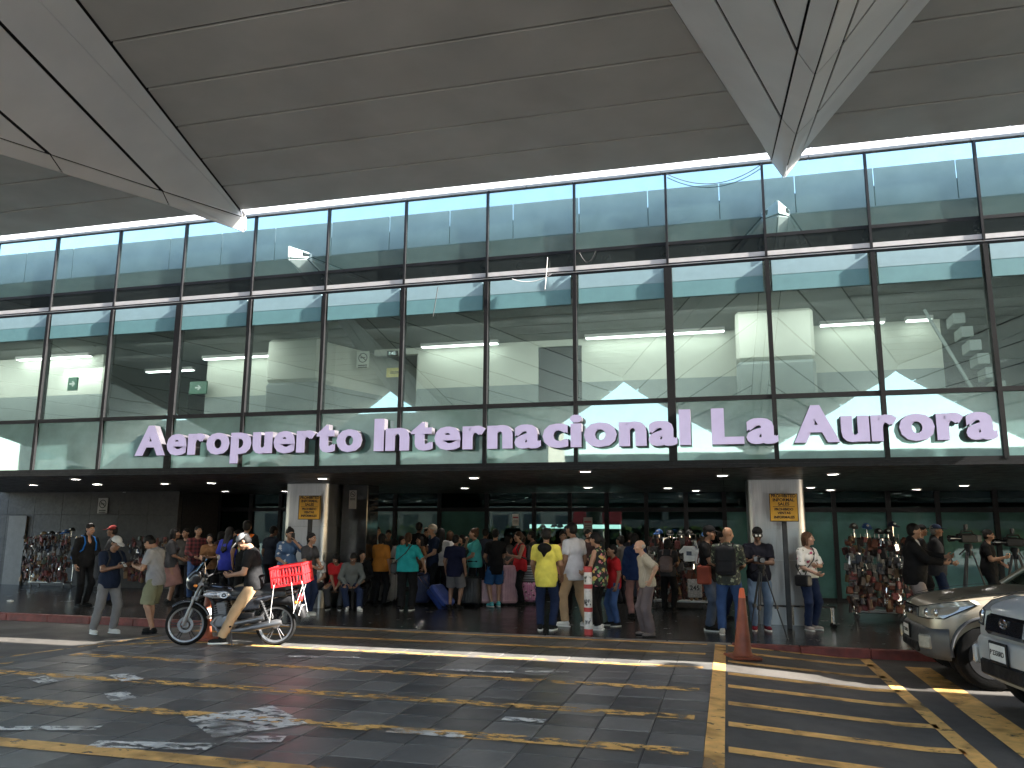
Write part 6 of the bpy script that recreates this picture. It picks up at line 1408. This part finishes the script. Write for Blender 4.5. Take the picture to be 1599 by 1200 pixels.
I = stand('woman in turquoise tee raising a hand to her face', 741, 946, 826, -72, top=('tee', TURQ, -.08), bottom=('long', BLK), shoe=SBL, skin='tan', hair=('bun', 'auburn'), fem=True, wd=1.15, belly=.5, arms=('low', 'face'), q=1.1)
I = stand('boy in black tee, blue shorts and teal shoes', 773, 948, 827, -140, top=('tee', BLK, -.22), bottom=('shorts', C_('blue_shorts', (.03, .09, .22)), .03), shoe=STEA, skin='tan', arms=('low', 'low'), head=(-30, 0), q=1.0)
I = stand('woman in red top with dark straps looking left', 812, 946, 831, -55, top=('vest', RED, -.14), bottom=('long', BLK), shoe=SBL, skin='tan', hair=('pony', 'brown'), fem=True, wd=1.1, arms=('phone', 'low'), head=(0, 6), q=1.05)
backpack(I, BLKL, 'black backpack on the woman in the red top', .12, .17, .06, .02)
I = stand('boy in yellow tee with black hood and navy jeans from behind', 853, 985, 826, 178, top=('tee', YELC, -.20), hood=BLK, bottom=('long', C_('navy_jeans', (.014, .022, .055)), .010), shoe=SBW, skin='brown', arms=('swing', 'swing'), head=(20, 4), q=.95, wd=1.1)
I = stand('woman in peach top looking at the viewer behind the yellow tee', 880, 962, 830, 15, top=('vest', PEA), bottom=('long', BLK), shoe=SBL, skin='brown', hair=('bun', 'black'), fem=True, arms=('low', 'low'), q=1.1)
I = stand('man in white shirt and khaki trousers facing the crowd', 897, 979, 817, -120, top=('tee', C_('bright_white', (.60, .60, .66)), -.17), bottom=('long', KHA, .02), shoe=SWH, skin='brown', hair=('short', 'black'), wd=1.1, belly=.5, arms=('down', 'down'), head=(0, 6), feet=((.12, -.10, 0), (.14, .16, 0)), q=.95)
I = stand('woman in black floral top and cap leaning behind the bollard', 936, 984, 833, -105, top=('vest', FLOB, -.16), bottom=('long', BLK, .012), shoe=SWH, skin='tan', hair=('pony', 'black'), cap=(BLK, BLK), fem=True, wd=1.1, arms=('low', 'low'), head=(0, 8), q=.95)
MB().ell(I['h']((.0, -.09, .085)), (.032, .02, .022), 10, 6).build('cap_badge', WHT, I['T'])
I = stand('boy in red tee and blue jeans looking left', 960, 978, 852, -60, top=('tee', RED, -.14), bottom=('long', DEN), shoe=SBW, skin='brown', arms=('down', 'down'), q=1.0, child=True)
I = stand('old balding man in beige short sleeved shirt with hands behind him', 1013, 994, 845, -68, H=1.57, top=('loose', BEI, -.06), bottom=('long', OLDT, .03), shoe=(C_('taupe_shoe', (.16, .13, .12)), BLKP), skin='light', hair=('fringe', 'grey'), lean=8, arms=('hip', 'down'), head=(0, 0), q=.9)
I = stand('woman in dark blue hooded jacket behind the old man', 994, 966, 834, 200, top=('hoodie', C_('navy_hoodie', (.015, .03, .09)), -.16), hood=C_('navy_hoodie', (.015, .03, .09)), bottom=('long', DUST, .006), shoe=SBL, skin='tan', hair=('bob', 'black'), fem=True, q=1.1)
I = stand('woman in dark top with taupe backpack before the souvenir rack', 1045, 956, 842, 170, top=('tee', GRYF, -.10), bottom=('long', BLK), shoe=SBL, skin='brown', hair=('bob', 'black'), fem=True, arms=('low', 'low'), q=1.05)
backpack(I, TAUP, 'taupe backpack on the woman before the souvenir rack', .135, .16, .07, .10)
I = stand('man in black cap and black tee with jeans looking right', 1108, 985, 822, 75, top=('tee', BLK, -.14), bottom=('long', C_('grey_denim', (.06, .08, .12)), .02), shoe=SBW, skin='brown', cap=(BLK, BLK), arms=('phone', 'fold'), head=(0, 8), q=.95)
sling(I, C_('rust', (.24, .06, .04)), 'rust red bag at the hip of the man in the black cap', -1, (.12, .06, .16), -.02, .0)
I = stand('man half hidden between the black cap and the bald man', 1130, 968, 832, 60, top=('tee', BRN), bottom=('long', DEND), shoe=SBL, skin='tan', q=1.2)
I = stand('bald man in leaf print shirt carrying a black backpack', 1141, 992, 824, 172, top=('half', CAMO, -.14), bottom=('long', DEN, .02), shoe=(C_('pale_shoe', (.45, .42, .36)), WHT), skin='tan', hair=('bald', 'grey'), wd=1.08, arms=('phone', 'low'), head=(-28, 4), feet=((.12, .05, 0), (.14, -.02, 0)), q=.95)
backpack(I, C_('backpack_black', (.025, .025, .028)), 'large black backpack on the bald man', .17, .235, .09, .04)
# --- videographer at the steel column
I = stand('videographer in black tee and dark goggles behind the slim tripod', 1189, 985, 824, 4, top=('tee', C_('ink_black', (.013, .013, .020)), -.12), bottom=('long', DENL, .012), shoe=SMAR, skin='dark', hair=('short', 'black'), cap=(BLK, BLK, 'back'), arms=('fold', 'phone'), head=(0, 14), q=.95, wd=1.1)
t = thing('headset', 'dark headset with pale lenses on the videographer\'s face', 'headset', I['world'](I['h']((0, -.10, .005))), I['rz']); HM = Matrix([list(r) for r in I['HA']])
MB().rbox((0, 0, .006), (.078, .024, .030), .012, HM).build('frame', BLKP, t, 40)
for sx_ in (-.032, .032): MB().rbox(HM @ Vector((sx_, -.022, .008)), (.020, .006, .018), .006, HM).build('lens', WHT, t)
I = stand('woman in white floral blouse with black shoulder bag by the column', 1266, 972, 832, 42, Y=15.5, top=('loose', FLOW, -.02), bottom=('long', DEND, .006), shoe=(C_('pale_taupe_shoe', (.42, .36, .32)), WHT), skin='light', hair=('bob', 'auburn'), fem=True, wd=1.05, arms=('fold', 'low'), head=(28, 0), q=.95)
sling(I, BLKL, 'black shoulder bag on the woman in the floral blouse', -1, (.15, .065, .10), -.06, -.08)
# --- by the tall rack and the cars
I = stand('man in black jacket and grey trousers pointing with both arms', 1436, 992, 819, 82, top=('jacket', BLK, -.16, WHC), bottom=('long', C_('warm_grey', (.25, .215, .21)), .025), shoe=SBL, skin='tan', hair=('short', 'black'), wd=1.12, belly=.4, arms=('reach', ((-.05, -.40, -.24), (.6, .3, -.7))), head=(4, 2), q=.95)
I = stand('man in dark cap and black jacket standing behind the pointing man', 1470, 962, 818, 78, top=('jacket', GRYF, -.18), bottom=('long', DEND), shoe=SBL, skin='tan', hair=('short', 'grey'), cap=(C_('navy_cap', (.02, .03, .06)), None), arms=('low', 'low'), head=(0, -2), wd=1.1, q=1.0)
I = stand('man in black hat partly hidden behind the pointing man', 1446, 950, 818, 85, top=('long', BLK), bottom=('long', BLK), shoe=SBL, skin='brown', cap=(BLK, BLK), q=1.3)
I = stand('cameraman in black polo holding a phone behind the bonnet', 1552, 962, 828, 62, top=('polo', BLK, -.14), bottom=('long', BLK), shoe=SBL, skin='tan', hair=('short', 'black'), arms=('low', 'phone'), head=(10, 2), wd=1.15, q=.95)
held_box('phone', I, 1, (.036, .007, .074), 'phone held by the cameraman in the black polo', BLKP, off=(0, -.02, .03), pitch=10)

# --- dim figures filling the crowd near the doors
DK = [C_('dim_%d' % k, c) for k, c in enumerate(((.03, .035, .05), (.05, .03, .03), (.025, .045, .035), (.06, .055, .05), (.10, .09, .085), (.02, .02, .025)))]
for k, (lab, x, yf, yt, fc, hr, fm, ci, bi, arm_) in enumerate((
  ('man in dark grey shirt standing left of the plaid shirt', 284, 934, 826, 20, 'short', 0, 3, 5, 'low'),
  ('woman in dark wine blouse between the plaid shirt and the royal blue top', 337, 932, 830, 150, 'bob', 1, 1, 5, 'low'),
  ('man in dark green shirt right of the royal blue top', 368, 934, 828, -30, 'short', 0, 2, 0, 'down'),
  ('man in dark blue shirt between the worker and the denim print', 418, 936, 822, 160, 'short', 0, 0, 5, 'down'),
  ('woman in dark blouse behind the end of the bench', 550, 934, 838, -20, 'long', 1, 5, 5, 'fold'),
  ('man in charcoal shirt looking over the orange top', 604, 930, 828, 10, 'short', 0, 3, 0, 'down'),
  ('woman in dark wine top left of the teal top', 613, 934, 842, -160, 'bun', 1, 1, 5, 'low'),
  ('man in dark shirt between the tall man and the pale cap', 664, 930, 826, 30, 'short', 0, 5, 0, 'down'),
  ('woman in dark green top right of the boy in navy', 722, 932, 836, -60, 'bob', 1, 2, 5, 'fold'),
  ('man in dark blue shirt behind the turquoise tee', 756, 931, 826, 170, 'short', 0, 0, 5, 'down'),
  ('woman in ash grey blouse behind the tall pink suitcase', 792, 932, 836, 140, 'long', 1, 4, 5, 'low'),
  ('man in charcoal shirt between the red top and the yellow tee', 832, 936, 830, -70, 'short', 0, 3, 0, 'low'),
  ('man in dark wine shirt behind the white shirt man', 918, 940, 828, 40, 'short', 0, 1, 0, 'down'),
  ('woman in ash grey top behind the boy in red', 972, 944, 838, -120, 'bun', 1, 4, 5, 'low'),
  ('man in dark shirt near the rack left of the old man', 985, 938, 832, 170, 'short', 0, 5, 0, 'down'),
  ('woman in dark green top behind the taupe backpack', 1024, 940, 836, 60, 'bob', 1, 2, 5, 'low'))):
    stand(lab, x, yf, yt, fc, top=('tee', DK[ci], -.12), bottom=('long', DK[bi]), shoe=SBL, skin=('tan', 'brown')[k % 2], hair=(hr, 'black'), fem=bool(fm), wd=1.05+.1*(k % 3), arms=(arm_, 'low'), head=((k*37) % 50-25, (k*13) % 14), q=1.45)
